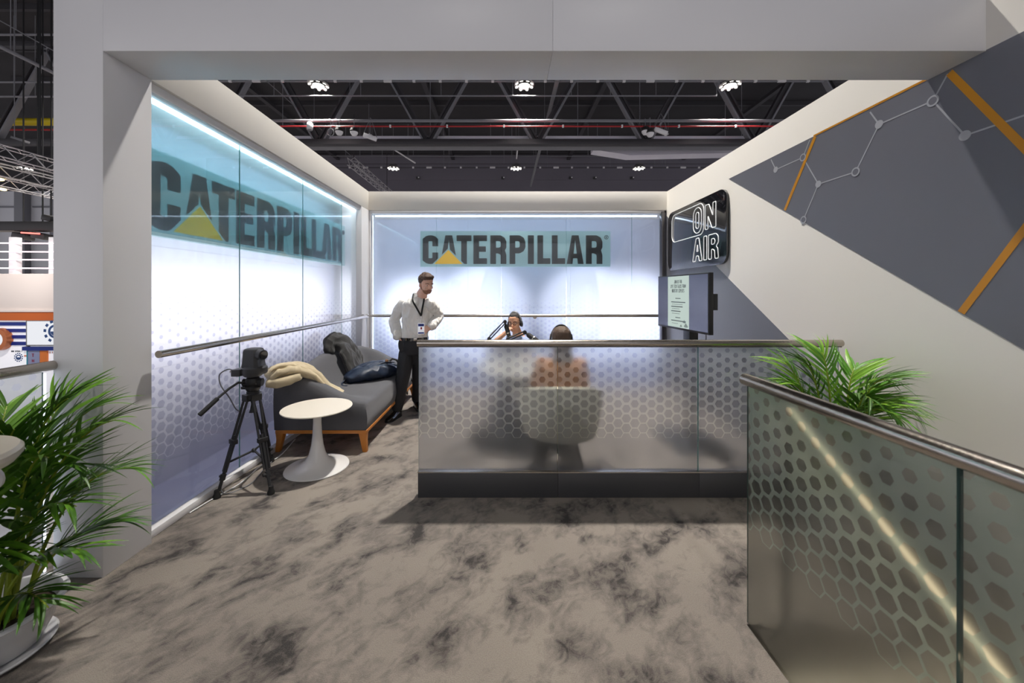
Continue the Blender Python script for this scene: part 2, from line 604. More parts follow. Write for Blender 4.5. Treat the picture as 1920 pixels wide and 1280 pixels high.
stripe(rw(1529, 256), rw(1472, 394), 0.030)
a_, b_ = rw(1781, 136), rw(1920, 275)
stripe(a_, (a_[0] + (b_[0] - a_[0]) * 3, a_[1] + (b_[1] - a_[1]) * 3), 0.036)
a_, b_ = rw(1803, 586), rw(1920, 432)
stripe(a_, (a_[0] + (b_[0] - a_[0]) * 3.4, a_[1] + (b_[1] - a_[1]) * 3.4), 0.036)
stripe((rw(1526, 256)[0], 2.858), (rw(1782, 134)[0], 2.858), 0.014)
nodes = [(1455, 318, 1), (1506, 295, 0), (1535, 345, 1), (1605, 322, 0), (1649, 233, 1), (1750, 189, 0), (1810, 254, 1), (1507, 412, 0)]
P2 = [rw(x, y) for x, y, k in nodes]
for i, j in ((0, 1), (1, 2), (2, 3), (3, 4), (4, 5), (5, 6), (2, 7)):
    stripe(P2[i], P2[j], 0.009, 'graphic_line', 'pale_vinyl', 0.003)
for k, e in ((0, rw(1446, 299)), (1, rw(1519, 262)), (4, rw(1632, 210)), (5, rw(1778, 138)), (6, rw(2040, 176))):
    stripe(P2[k], e, 0.009, 'graphic_line', 'pale_vinyl', 0.003)
for (x, y, k), p in zip(nodes, P2):
    rad = 0.028
    ring = [(p[0] + rad * math.cos(a), p[1] + rad * math.sin(a)) for a in (2 * PI * i / 20 for i in range(20))]
    if k:
        MB().prism(ring, on_right, 0.0018, 0.0042).build('graphic_dot', M['pale_vinyl'], wr)
    else:
        MB().prism(ring, on_right, 0.0018, 0.0036).build('graphic_dot', M['grey_vinyl'], wr)
        MB().ribbon(ring, 0.010, on_right, 0.0036, 0.0042, True).build('graphic_ring', M['pale_vinyl'], wr)

# left wall: fascia, soffit frame, kerb, glass panes and the light box behind
wl = struct(MB().box(-2.75, XL, YF1 + 0.002, 6.75, 2.85, TOP).build('wall_left', M['white_wall'], bevel=0.002), 'glazed side wall, a backlit hexagon-film light box')
MB().box(XG - 0.012, XL - 0.02, YF1 + 0.002, YB, 2.79, 2.849).build('soffit_frame', M['white_frame'], wl, bevel=0.004)
MB().box(XG - 0.02, XL - 0.035, YF1 + 0.002, 5.69, 0.001, 0.052).build('kerb', M['white_frame'], wl, bevel=0.004)
MB().box(-2.5, XL, 5.69, YB + 0.06, 0.001, 2.849).build('corner_post', M['white_frame'], wl, bevel=0.003)
MB().box(-2.73, -2.2, YF1 + 0.002, YF1 + 0.018, 0.0, 2.849).build('end_panel', M['white_frame'], wl)
ys = [YF1 - 0.02, 3.18, 4.18, 5.18, 5.70]
for y0, y1 in zip(ys, ys[1:]):
    p = MB().box(XG - 0.012, XG, y0 + 0.003, y1 - 0.003, 0.045, 2.80, [2, 2, 2, 0, 2, 1]).build('pane', [M['glass_front'], M['film_left'], M['glass_edge']], wl)
for z0, z1 in ((0.0, 0.95), (0.952, 1.9), (1.902, 2.85)):
    MB().box(XG - 0.49, XG - 0.45, YF1 + 0.1, 5.9, z0, z1).build('backing_board', M['cavity_teal'], wl)
MB().box(XG - 0.45, XG - 0.02, YF1 + 0.02, 5.75, 0.0, 0.04).build('cavity_floor', M['cavity_low'], wl)
ld = bpy.data.lights.new('cavity_fill_light', 'AREA')  # unseen light without a body, added to brighten the backing boards
ld.shape = 'RECTANGLE'
ld.size, ld.size_y = 0.8, 3.3
ld.energy = SIDE_W
ld.color = (0.97, 0.95, 1.0)
lo = bpy.data.objects.new('cavity_fill_light', ld)
COL.objects.link(lo)
lo.parent = wl
lo.location = (XG - 0.07, 4.0, 1.42)
lo.rotation_euler = (0, PI / 2, 0)
MB().box(XG - 0.055, XG - 0.03, YF1 + 0.03, 5.69, 2.775, 2.80).build('led_strip', M['strip'], wl)

# back wall
wb = struct(MB().box(XL + 0.001, XR, YB, YG + 0.02, 2.85, TOP).build('wall_back', M['white_wall'], bevel=0.002), 'glazed end wall, a backlit hexagon-film light box')
MB().box(-2.5, 3.1, YG + 0.022, 6.8, 2.852, TOP).build('cavity_roof', M['white_wall'], wb)
MB().box(XL, XR, YB + 0.03, YG + 0.02, 2.805, 2.849).build('soffit_frame', M['white_frame'], wb, bevel=0.004)
MB().box(-2.168, -2.135, YB + 0.02, YG + 0.03, 0.001, 2.806).build('side_frame', M['white_frame'], wb, bevel=0.004)
MB().box(2.53, 2.575, YB + 0.0, YG + 0.03, 0.001, 2.83).build('side_frame', M['dark_metal'], wb, bevel=0.004)
MB().box(2.575, XR, YB + 0.03, YG + 0.03, 0.001, 2.849).build('side_frame', M['grey_vinyl_dark'], wb)
MB().box(-2.13, 2.53, YG - 0.03, YG + 0.03, 0.001, 0.05).build('kerb', M['white_frame'], wb, bevel=0.004)
xs = [-2.15, -1.093, -0.043, 1.01, 2.07, 2.54]
for x0, x1 in zip(xs, xs[1:]):
    MB().box(x0 + 0.003, x1 - 0.003, YG, YG + 0.012, 0.045, 2.81, [2, 2, 0, 2, 1, 2]).build('pane', [M['glass_front'], M['film_back'], M['glass_edge']], wb)
for x0, x1 in ((-2.5, -0.65), (-0.648, 1.2), (1.202, 3.1)):
    MB().box(x0, x1, YG + 0.70, YG + 0.74, 0.0, 2.85).build('backing_board', M['cavity_blue'], wb)
MB().box(-2.5, 3.1, YG + 0.04, YG + 0.70, 0.0, 0.03).build('cavity_floor', M['cavity_low'], wb)
MB().box(-2.13, 2.53, YG + 0.13, YG + 0.16, 2.785, 2.805).build('led_strip', emitter('cool_led_strip_dim', (214, 230, 255), 7.0), wb)
MB().box(-2.15, -2.135, YG + 0.03, YG + 0.05, 0.06, 2.78).build('led_strip', M['strip'], wb)
for x, k in ((-1.55, 0.3), (-0.40, 1.0), (1.52, 1.1), (2.36, 0.5)):
    ld = bpy.data.lights.new('flood_lamp', 'SPOT')
    ld.energy = FLOOD_W * k
    ld.color = (0.95, 0.95, 1.0)
    ld.shadow_soft_size = 0.12
    ld.spot_size = math.radians(124)
    ld.spot_blend = 1.0
    lo = bpy.data.objects.new('flood_lamp', ld)
    COL.objects.link(lo)
    lo.parent = wb
    lo.location = (x, YG + 0.06, 1.14)
    lo.rotation_euler = (PI / 2, 0, 0)

# ---------------------------------------------------------------- the two wall signs
LET = [('C', 65, 210), ('A', 230, 392), ('T', 385, 525), ('E', 543, 672), ('R', 703, 855), ('P', 885, 1035), ('I', 1058, 1115), ('L', 1148, 1270), ('L', 1285, 1410), ('A', 1425, 1585), ('R', 1607, 1762)]


def big_letter(ch, w_):
    s = 0.2
    h = s / 2
    if ch == 'A':
        return [([(0, 0), (s, 0), (w_ * .5, .86), (w_ * .5, 1), (w_ * .30, 1)], None), ([(w_ - s, 0), (w_, 0), (w_ * .70, 1), (w_ * .5, 1), (w_ * .5, .86)], None), ([(w_ * .26, .2), (w_ * .74, .2), (w_ * .68, .36), (w_ * .32, .36)], None)]
    l, r, bt, t = h, w_ - h, h, 1 - h
    if ch == 'C':
        return [([(r, .62), (r, .83), (r - .06, t - .02), (w_ / 2 + .04, t), (w_ / 2 - .04, t), (l + .06, t - .02), (l, .83), (l, .17), (l + .06, bt + .02), (w_ / 2 - .04, bt), (w_ / 2 + .04, bt), (r - .06, bt + .02), (r, .17), (r, .40)], s)]
    bowl = [(l, t), (r - .13, t), (r - .04, t - .05), (r, t - .14), (r, .60), (r - .04, .52), (r - .13, .47), (l, .47)]
    if ch == 'T':
        return [([(0, t), (w_, t)], s), ([(w_ / 2, 0), (w_ / 2, t)], s)]
    if ch == 'E':
        return [([(l, 0), (l, 1)], s), ([(l, t), (w_, t)], s), ([(l, .52), (w_ - .04, .52)], s * .95), ([(l, bt), (w_, bt)], s)]
    if ch == 'P':
        return [([(l, 0), (l, 1)], s), (bowl, s)]
    if ch == 'R':
        return [([(l, 0), (l, 1)], s), (bowl, s), ([(r - .15, .46), (r - .03, .40), (r, .30), (r, 0)], s)]
    if ch == 'I':
        return [([(w_ / 2, 0), (w_ / 2, 1)], w_)]
    return [([(l, 0), (l, 1)], s), ([(l, bt), (w_, bt)], s)]


def wall_sign(fn, label, root):
    k = 3.1 / 1800
    t = thing('wall_sign', label, 'sign', root)
    H = 270 * k
    MB().prism([(0, 0), (3.1, 0), (3.1, 0.582), (0, 0.582)], fn, -0.05, 0).build('backing_plate', M['plate'], t, bevel=0.004)
    for ch, x0, x1 in LET:
        w_ = (x1 - x0) / 270
        m = MB()
        for pl, s in big_letter(ch, w_):
            q = [((x0 - 40) * k + p[0] * H, 0.045 + p[1] * H) for p in pl]
            if s is None:
                m.prism(q, fn, 0, 0.012)
            else:
                m.ribbon(q, s * H, fn, 0, 0.012)
        m.build('letter', M['letter'], t)
    tri = lambda g: [((175 - g * 1.9 - 40) * k, 0.045 - g * 0.0 * k), ((440 + g * 1.9 - 40) * k, 0.045), ((307.5 - 40) * k, 0.045 + (132 + g * 1.9) * k)]
    MB().prism(tri(9), fn, 0.0121, 0.0135).build('triangle_border', M['plate'], t)
    MB().prism(tri(0), fn, 0.0135, 0.018).build('triangle', M['yellow'], t)
    c = ((1800 - 40) * k, 0.045 + 252 * k)
    MB().ribbon([(c[0] + .030 * math.cos(a), c[1] + .030 * math.sin(a)) for a in (2 * PI * i / 18 for i in range(18))], 0.008, fn, 0, 0.008, True).build('registered_mark', M['letter'], t)
    m = MB()
    for pl, cl in glyph('R', .5, .16):
        m.ribbon([(c[0] - .009 + p[0] * .034, c[1] - .017 + p[1] * .034) for p in pl], .0055, fn, 0, 0.008, cl)
    m.build('registered_mark', M['letter'], t)
    return t


wall_sign(lambda u, v, w_: Vector((XG - 0.10 + w_, 2.40 + u, 1.925 + v)), 'long name sign seen blurred through the side glass wall beside the sofa', (XG - 0.1, 3.8, 1.925))
wall_sign(lambda u, v, w_: Vector((-1.365 + u, YG + 0.036 - w_, 1.95 + v)), 'long name sign on the end glass wall above the seated people', (0.2, YG + 0.1, 1.95))

# ---------------------------------------------------------------- handrails on the walls
def rail_thing(name, label, p0, p1, r, posts=()):
    t = thing(name, label, 'handrail', p0)
    MB().tube([p0, p1], r, 18).build('rail', M['steel'], t)
    for q in posts:
        MB().cyl(q[0], q[1], 0.011, n=10).build('bracket', M['steel'], t)
        d = (Vector(q[1]) - Vector(q[0])).normalized()
        MB().cyl(Vector(q[1]) - d * 0.012, q[1], 0.032, n=16).build('flange', M['steel'], t)
    return t


zr = 1.165
rail_thing('wall_handrail', 'steel handrail along the left glass wall above the sofa', (-2.11, YF1 - 0.02, zr), (-2.11, 5.72, zr), 0.023, [((-2.11, 5.70, zr), (-2.169, 5.715, zr))])
rail_thing('wall_handrail', 'steel handrail along the end glass wall behind the seated man', (-2.09, 5.9, zr), (2.5, 5.9, zr), 0.023, [((-2.09, 5.9, zr), (-2.16, 5.9, zr)), ((2.47, 5.9, zr), (2.53, 5.99, zr)), ((0.5, 5.9, zr - .01), (0.5, 6.049, zr - .03))])

# ---------------------------------------------------------------- frosted partition in front of the desk
YC = 2.82
t = thing('glass_partition', 'frosted hexagon-print glass partition with dark kick plate before the desk', 'partition', (0.9, YC, 0))
for x0, x1 in ((-0.648, 0.405), (0.405, 1.467), (1.467, 2.53)):
    MB().box(x0 + 0.003, x1 - 0.003, YC, YC + 0.014, 0.185, 1.14, [2, 2, 0, 2, 1, 2]).build('pane', [M['glass_front'], M['film_counter'], M['glass_edge']], t)
    MB().box(x0 + 0.001, x1 - 0.001, YC - 0.016, YC + 0.06, 0.0, 0.186).build('kick_plate', M['kick'], t, bevel=0.002)
MB().box(-0.65, 2.53, YC - 0.019, YC + 0.02, 0.187, 0.194).build('channel', M['steel'], t)
MB().tube([(-0.655, YC + .006, 1.158), (2.555, YC + .006, 1.158)], 0.026, 20).build('handrail', M['steel'], t, angle=50)
MB().box(-0.65, 2.55, YC - 0.003, YC + 0.018, 1.128, 1.14).build('rail_groove', M['dark_metal'], t)

# ---------------------------------------------------------------- stair balustrade in the foreground
XS = 1.145
t = thing('stair_balustrade', 'greenish frosted glass balustrade with a steel handrail round the stair opening', 'railing', (XS, 0.8, 0))
for y0, y1 in ((0.935, 1.752), (0.10, 0.935), (-0.735, 0.10), (-1.57, -0.735)):
    MB().box(XS - 0.007, XS + 0.007, y0 + 0.004, y1 - 0.004, -0.10, 1.115, [2, 2, 2, 1, 2, 0]).build('pane', [M['glass_front'], M['film_stair'], M['glass_edge_dark']], t)
MB().tube([(XS, 1.775, 1.133), (XS, -1.6, 1.133)], 0.027, 22).build('handrail', M['steel'], t, angle=50)
MB().box(XS - 0.012, XS + 0.012, -1.58, 1.752, -0.22, -0.075).build('shoe_channel', M['dark_metal'], t)
for y in (0.935,):
    MB().cyl((XS - 0.02, y, 0.12), (XS + 0.02, y, 0.12), 0.012, n=12).build('clamp', M['steel'], t)
t = thing('stair_handrail', 'steel handrail sloping down the stair behind the frosted balustrade', 'handrail', (1.27, 1.6, 0))
MB().tube([(1.27, 1.74, 1.10), (1.27, 1.70, 1.10), (1.27, 1.64, 1.075), (1.27, -1.2, -0.77), (1.27, -1.3, -0.79)], 0.021, 14).build('rail', M['steel'], t)
MB().tube([(1.252, 1.62, 1.045), (1.252, -1.2, -0.79)], 0.007, 8).build('led_strip', emitter('warm_handrail_led', (255, 236, 196), 3.0), t)
for y in (1.66, 0.55, -0.6):
    zt = 1.10 - max(0, 1.66 - y) * 0.65
    MB().cyl((1.27, y, zt - 1.08), (1.27, y, zt - 0.01), 0.019, n=12).build('post', M['dark_metal'], t)
M['stair'] = mat('beige_stair_laminate', (232, 222, 200), 0.5, vary=0.06, vscale=8)
st = struct(MB().box(1.155, 2.60, 1.44, 1.73, -0.40, -0.18).build('stair_floor', M['stair']), 'carpeted stair going down beside the right wall')
for i in range(1, 13):
    y1 = 1.73 - 0.27 * i
    MB().box(1.155, 2.60, y1 - 0.29, y1, -0.18 * (i + 1) - 0.2, -0.18 * (i + 1)).build('step', M['stair'], st)
# ---------------------------------------------------------------- left balustrade beyond the palm
t = thing('landing_balustrade', 'frosted glass balustrade with steel handrail behind the left palm', 'railing', (-2.45, 0.8, 0))
M['film_side'] = film_glass('hexagon_film_landing', 'Y', (0.78, 0.80, 0.88), (0.97, 0.98, 1.0), (0.05, 0.3), (0.9, 0.92, 1.0), 0.3)
for y0, y1 in ((0.95, 1.99), (-0.1, 0.95), (-1.15, -0.1)):
    MB().box(-2.465, -2.451, y0 + 0.004, y1 - 0.004, 0.03, 1.12, [2, 2, 2, 0, 2, 1]).build('pane', [M['glass_front'], M['film_side'], M['glass_edge']], t)
MB().tube([(-2.44, 2.035, 1.15), (-2.44, -1.2, 1.15)], 0.026, 18).build('handrail', M['steel'], t)
MB().box(-2.475, -2.442, -1.2, 2.0, 0.0, 0.03).build('shoe_channel', M['steel'], t)
MB().box(-2.464, -2.456, 1.995, 2.003, 0.05, 1.11).build('led_strip', emitter('edge_led', (230, 236, 255), 3.0), t)
# ================================================================== the exhibition hall
CEIL = 14.6
ROD = CEIL - 0.5
M['hall_dark'] = mat('hall_roof_charcoal', (50, 48, 51), 0.8, vary=0.35, vscale=0.35)
M['hall_wall_dark'] = mat('hall_wall_dark_grey', (116, 112, 122), 0.8, vary=0.08, vscale=0.3)
M['hall_wall'] = mat('hall_wall_grey', (226, 226, 230), 0.7, vary=0.05, vscale=0.3)
M['hall_steel'] = mat('painted_grey_steel', (126, 126, 132), 0.55)
M['hall_steel_dark'] = mat('painted_dark_steel', (58, 56, 60), 0.6)
M['truss_silver'] = mat('aluminium_truss', (206, 204, 206), 0.35, 0.55)
M['duct'] = mat('galvanised_duct', (240, 236, 252), 0.5, 0.2, vary=0.12, vscale=0.8)
M['red_pipe'] = mat('red_paint', (170, 40, 44), 0.5)
M['yellow_pipe'] = mat('yellow_paint', (226, 200, 24), 0.45)
M['white_plastic'] = mat('white_plastic', (228, 226, 228), 0.4)
M['grey_plastic'] = mat('grey_plastic', (120, 120, 124), 0.5)
M['hall_floor'] = mat('hall_floor_grey', (150, 148, 150), 0.7, vary=0.1, vscale=0.4)
cl = struct(MB().box(-62, 42, -20, 37, CEIL, CEIL + 0.3).build('ceiling', M['hall_dark']), 'dark roof deck of the exhibition hall')
for i in range(8):
    MB().box(-30, 24, 14 + 2.9 * i, 14.16 + 2.9 * i, CEIL - 0.28, CEIL).build('purlin', M['hall_steel_dark'], cl)
for x in (-16, -5, 6, 17):
    MB().box(x, x + 0.3, 10, 36, CEIL - 0.5, CEIL - 0.29).build('purlin', M['hall_steel_dark'], cl)
wf = struct(MB().box(-62, 42, 36, 36.3, -3.2, CEIL).build('wall_far', M['hall_wall']), 'far wall of the hall, pale below and dark above')
MB().box(-30, 24, 35.8, 36, 10.2, 12.2).build('panel', M['hall_wall_dark'], wf)
MB().box(-30, 24, 35.7, 36, 12.2, CEIL).build('panel', M['hall_wall_dark'], wf)
for i in range(3):
    MB().box(-62, -30.01, 35.8, 36, 11.2 + i * 1.15, 12.3 + i * 1.15).build('panel', M['hall_dark'], wf)
for x in (-50.2, -46.6, -43.2, -40):
    MB().box(x, x + 1.0, 35.5, 36, -3.2, 11.2).build('pillar', M['hall_steel'], wf)
    MB().box(x + 1.3, x + 3.2, 35.85, 36, 9.6, 9.75).build('trim', M['hall_steel'], wf)
struct(MB().box(-62, 42, -20, 37, -3.5, -3.2).build('hall_floor', M['hall_floor']), 'grey floor of the exhibition hall below')


def pipe(name, label, cat, p0, p1, r, m_, rods=(), group=None, n=10, rodr=0.012, clamps=()):
    t = thing(name, label, cat, p0, group)
    MB().tube([p0, p1], r, n).build(name.split('_')[-1] if name.split('_')[-1] in ('pipe', 'rail', 'cable', 'conduit') else 'rail', m_, t)
    for q in rods:
        MB().cyl((q[0], q[1], q[2]), (q[0], q[1], ROD), rodr, n=6).build('rod', M['hall_steel'], t)
    for q, s in clamps:
        MB().box(q[0] - s / 2, q[0] + s / 2, q[1] - 0.06, q[1] + 0.02, q[2] - 0.06, q[2] + 0.06).build('clamp', M['white_plastic'], t)
    return t


# roof truss over the booth, then the next ones
def roof_truss(y, label, x0=-9.475 - 5.5875 * 3, n=8):
    t = thing('roof_truss', label, 'truss', (0, y, 9.2))
    sp = 5.5875
    x1 = x0 + sp * n
    for z in (9.2, 14.2):
        MB().box(x0 - 3, x1 + 3, y - 0.16, y + 0.16, z - 0.14, z + 0.14).build('chord', M['hall_steel_dark'], t, bevel=0.02)
    for i in range(n + 1):
        xb = x0 + sp * i
        for s in (-1, 1):
            a, c = Vector((xb + s * 0.12, y, 9.3)), Vector((xb + s * sp / 2, y, 14.1))
            d = (c - a).normalized()
            R = Matrix((d.cross(Vector((0, 1, 0))), (0, 1, 0), d)).transposed()
            for k in (-0.15, 0.15):
                MB().obox((a + c) / 2 + Vector((k, 0, 0)), (0.09, 0.26, (c - a).length), R).build('web', M['hall_steel'] if k * s > 0 else M['hall_steel_dark'], t)
            MB().obox((a + c) / 2, (0.2, 0.05, (c - a).length), R).build('web_plate', M['hall_steel_dark'], t)
    return t


roof_truss(19.2, 'deep steel roof truss with slanting web members above the booth')
roof_truss(4.4, 'steel roof truss straight above the booth')

track_x = [-13.6 + 1.19 * i for i in range(24)]
pipe('lighting_track', 'slim lighting track with white clamps in the near lamp row', 'track', (-14.5, 16.95, 11.08), (14.5, 16.95, 11.08), 0.035, M['hall_steel'],
     [(x, 16.95, 11.08) for x in (-12, -8, -4.5, -1.1, 2.6, 5.2, 8.8, 12.3)], clamps=[((x, 16.93, 11.08), 0.36 if i % 5 == 2 else 0.12) for i, x in enumerate(track_x)])
pipe('lighting_track', 'slim lighting track with white clamps in the far lamp row', 'track', (-17, 28.5, 10.98), (17, 28.5, 10.98), 0.03, M['hall_steel_dark'],
     [(x, 28.5, 10.98) for x in (-11, -9.3, -4.6, -4.2, 0.6, 3.3, 8.1, 11.5, 12.3)], clamps=[((x, 28.46, 10.98), 0.4 if i % 4 == 1 else 0.13) for i, x in enumerate([-16.6 + 1.21 * i for i in range(28)])], rodr=0.02)
pipe('cable_conduit', 'thin grey conduit with hanger rods, upper one by the truss', 'conduit', (-14.5, 17.2, 10.55), (9.8, 17.2, 10.55), 0.03, M['hall_steel'],
     [(x, 17.2, 10.55) for x in (-10.6, -7.1, -6.6, -2.9, 0.4, 3.1, 4.9, 7.0, 9.8)])
pipe('cable_conduit', 'thin pale conduit crossing before the far lamp row', 'conduit', (-17, 28.0, 11.68), (17, 28.0, 11.68), 0.025, M['hall_steel'],
     [(x, 28.0, 11.68) for x in (-9.9, -7.2, -6.8, -1.0, 2.4, 6.3, 7.0, 10.4)], rodr=0.018)
pipe('cable_conduit', 'thin dark conduit crossing just above the far lamps', 'conduit', (-17, 28.3, 11.2), (17, 28.3, 11.2), 0.02, M['hall_steel_dark'], [(x, 28.3, 11.2) for x in (-12, 0, 12)], rodr=0.018)
pipe('water_pipe', 'grey pipe running above the red sprinkler pipe', 'pipe', (-16, 17.3, 9.45), (16, 17.3, 9.45), 0.07, M['hall_steel'])
pipe('sprinkler_pipe', 'red sprinkler pipe crossing under the roof truss', 'pipe', (-16, 17.1, 9.1), (16, 17.1, 9.1), 0.035, M['red_pipe'], clamps=[((x, 17.1, 9.1), 0.07) for x in (-13, -10.5, -5.2, -2.6, 0, 2.7, 5.4, 8.0, 10.6)])
pipe('slanted_pipe', 'wide grey conduit pipe running lengthwise above the booth, broken by the duct', 'pipe', (2.39, 10, 11.0), (2.39, 33.5, 11.0), 0.10, M['grey_plastic'], [(2.39, y, 11.0) for y in (14, 22, 30)], n=12)
pipe('hanging_cable', 'thin taut cable running lengthwise to the silver box truss', 'cable', (-10.68, 8, 11.0), (-10.68, 26, 11.0), 0.02, M['grey_plastic'], [(-10.68, 21, 11.0)], n=8)
pipe('tilted_conduit', 'short pale conduit slanting down beside the far left lamp', 'conduit', (-9.05, 25, 12.1), (-6.6, 27.8, 11.1), 0.05, M['white_plastic'], [(-9.05, 25, 12.1)])
pipe('tilted_conduit', 'short pale conduit above the far middle lamp', 'conduit', (1.0, 25.5, 12.0), (0.95, 28.3, 11.6), 0.05, M['white_plastic'], [(1.0, 25.5, 12.0)])
pipe('tilted_conduit', 'short pale conduit slanting above the far right lamp', 'conduit', (11.0, 25, 12.1), (9.7, 27.8, 11.5), 0.05, M['white_plastic'], [(11.0, 25, 12.1)])

t = thing('air_duct', 'long grey rectangular duct crossing behind the red pipe', 'duct', (0, 20, 9.3))
MB().box(-15, 13.5, 20, 20.5, 9.46, 9.88).build('duct_side', M['duct'], t, bevel=0.02)
MB().box(-15, 13.5, 19.96, 20.52, 9.28, 9.45).build('flange', M['hall_steel'], t, bevel=0.02)
for x in (-12, -4, 4, 12):
    MB().cyl((x, 20.25, 9.88), (x, 20.25, ROD), 0.02, n=6).build('rod', M['hall_steel'], t)
t = thing('air_duct', 'lower grey duct piece with a tapered end at the right', 'duct', (9, 22, 9.1))
MB().loft([[(x, 21.6, z0), (x, 22.4, z0), (x, 22.4, z1), (x, 21.6, z1)] for x, z0, z1 in ((5.2, 9.75, 9.95), (7.3, 9.42, 9.95), (15.5, 9.6, 9.95))]).build('duct_side', M['duct'], t)
for x in (8, 14):
    MB().cyl((x, 22, 9.95), (x, 22, ROD), 0.02, n=6).build('rod', M['hall_steel'], t)


def box_truss(label, p0, p1, s, m_=None, bays=None, tube=None):
    """square four-chord lattice truss from p0 to p1"""
    m_ = m_ or M['truss_silver']
    p0, p1 = Vector(p0), Vector(p1)
    t = thing('box_truss', label, 'truss', p0)
    d = (p1 - p0)
    L = d.length
    d.normalize()
    sx = d.cross(Vector((0, 0, 1))).normalized() * s / 2
    sz = Vector((0, 0, s / 2))
    tb = tube or s * 0.055
    for a, c in ((-1, -1), (1, -1), (1, 1), (-1, 1)):
        o = sx * a + sz * c
        MB().cyl(p0 + o, p1 + o, tb, n=8).build('chord', m_, t)
    bays = bays or int(L / s)
    lat = MB()
    for i in range(bays):
        q0, q1 = p0 + d * L * i / bays, p0 + d * L * (i + 1) / bays
        for a, c, e, g in ((-1, -1, 1, -1), (1, -1, 1, 1), (1, 1, -1, 1), (-1, 1, -1, -1)):
            u0, u1 = sx * a + sz * c, sx * e + sz * g
            if i % 2:
                u0, u1 = u1, u0
            lat.cyl(q0 + u0, q1 + u1, tb * 0.55, n=5)
    o = lat.build('lattice', m_, t)
    o['kind'] = 'stuff'
    return t


t = box_truss('silver box truss seen end-on over the left wall', (-10.66, 26, 10.6), (-10.66, 34.8, 10.62), 0.5)
for y in (26.5, 34):
    MB().cyl((-10.66, y, 10.85), (-10.66, y, ROD), 0.03, n=6).build('rod', M['hall_steel_dark'], t)
for i, (px, py, lab) in enumerate(((50, 298, 'silver lighting truss beyond the column, topmost one'), (50, 332, 'silver lighting truss beyond the column, second from top'), (50, 352, 'silver lighting truss beyond the column, lowest one'))):
    p = at(px, py, 12 + i * 1.5)
    s = (0.36, 0.42, 0.36)[i]
    t = box_truss(lab, (p.x, p.y - 4, p.z), (p.x, p.y + 8, p.z), s)
    for dy in (0.35, 5):
        MB().cyl((p.x, p.y + dy, p.z + s / 2), (p.x, p.y + dy, ROD), 0.02, n=6).build('chain', M['black_matte'], t)
    if i:
        e = emitter('warm_spot_%d' % i, (255, 226, 150), 5.0)
        for k in range(4):
            c = Vector((p.x - 0.1, p.y - 1.6 + k * 0.32, p.z - s / 2 - 0.06))
            MB().ell(c, (0.09, 0.11, 0.05), nu=10, nv=6).build('spot_lens', e, t)

ld = bpy.data.lights.new('booth_fill_spot', 'SPOT')  # spot added to brighten the cream booth, no head of its own
ld.energy = 1500
ld.color = (1.0, 0.93, 0.88)
ld.spot_size = math.radians(80)
ld.spot_blend = 0.8
ld.shadow_soft_size = 0.2
lo = bpy.data.objects.new('booth_fill_spot', ld)
COL.objects.link(lo)
lo.parent = t
lo.location = Vector((-15.6, 9.6, 5.0)) - t.location
lo.rotation_euler = (Vector((-20.5, 14, 1.0)) - Vector((-15.6, 9.6, 5.0))).to_track_quat('-Z', 'Y').to_euler()

# small devices under the truss
def device(kind, label, p, wire=9.45):
    p = Vector(p)
    t = thing(kind, label, {'pendant_speaker': 'speaker', 'dome_camera': 'camera', 'antenna': 'antenna', 'cable_coil': 'cable'}[kind], p)
    MB().tube([p + Vector((0, 0, 0.12)), (p.x, p.y, 9.36), (p.x, 17.3, 9.40)], 0.012, n=6).build('wire', M['hall_steel'], t)
    if kind == 'pendant_speaker':
        MB().lathe([(0, -.19), (.11, -.175), (.135, -.08), (.135, .09), (.09, .17), (0, .19)], p, 16).build('housing', M['white_plastic'], t)
        MB().lathe([(0, -.205), (.10, -.195), (.10, -.178), (0, -.17)], p, 16).build('grille', M['grey_plastic'], t)
    elif kind == 'dome_camera':
        MB().lathe([(.17, -.02), (.19, .02), (.16, .14), (.05, .2), (0, .2)], p, 16).build('housing', M['black_matte'], t)
        MB().lathe([(0, -.2), (.1, -.17), (.16, -.08), (.17, -.02), (0, -.02)], p, 16).build('dome', M['white_plastic'], t)
    elif kind == 'antenna':
        R = Matrix.Rotation(0.35, 3, 'Y')
        MB().obox(p, (0.62, 0.14, 0.18), R).build('housing', M['white_plastic'], t, bevel=0.03)
        MB().tube([p + Vector((-.28, 0, .2)), p + Vector((-.1, 0, .62)), p + Vector((0, 0, .8)), p + Vector((.12, 0, .6)), p + Vector((.3, 0, -.02))], 0.012, 6).build('cord', M['grey_plastic'], t)
    else:
        MB().tube([p + Vector((.15 * math.cos(a), 0, .17 * math.sin(a))) for a in (2 * PI * i / 20 for i in range(20))], 0.018, 6, loop=True).build('coil', M['grey_plastic'], t)
    return t


device('pendant_speaker', 'white barrel speaker hanging beside the taut cable', at(581, 236, 17.0))
device('cable_coil', 'grey cable coil hanging left of the dome camera', at(620, 248, 17.0))
device('dome_camera', 'large dark dome camera hanging left of the small white one', at(636, 246, 16.9))
device('dome_camera', 'small dome camera between red cable loops at left', at(664, 247, 16.9))
device('antenna', 'slanted white antenna hanging from a cord loop at left', at(694, 257, 16.8))
device('dome_camera', 'dome camera hanging left of the right antenna', at(1210, 245, 16.9))
device('dome_camera', 'lower dome camera in the middle of the right cluster', at(1219, 249, 16.8))
device('antenna', 'white antenna in the right cluster under the red pipe', at(1239, 246, 16.9))

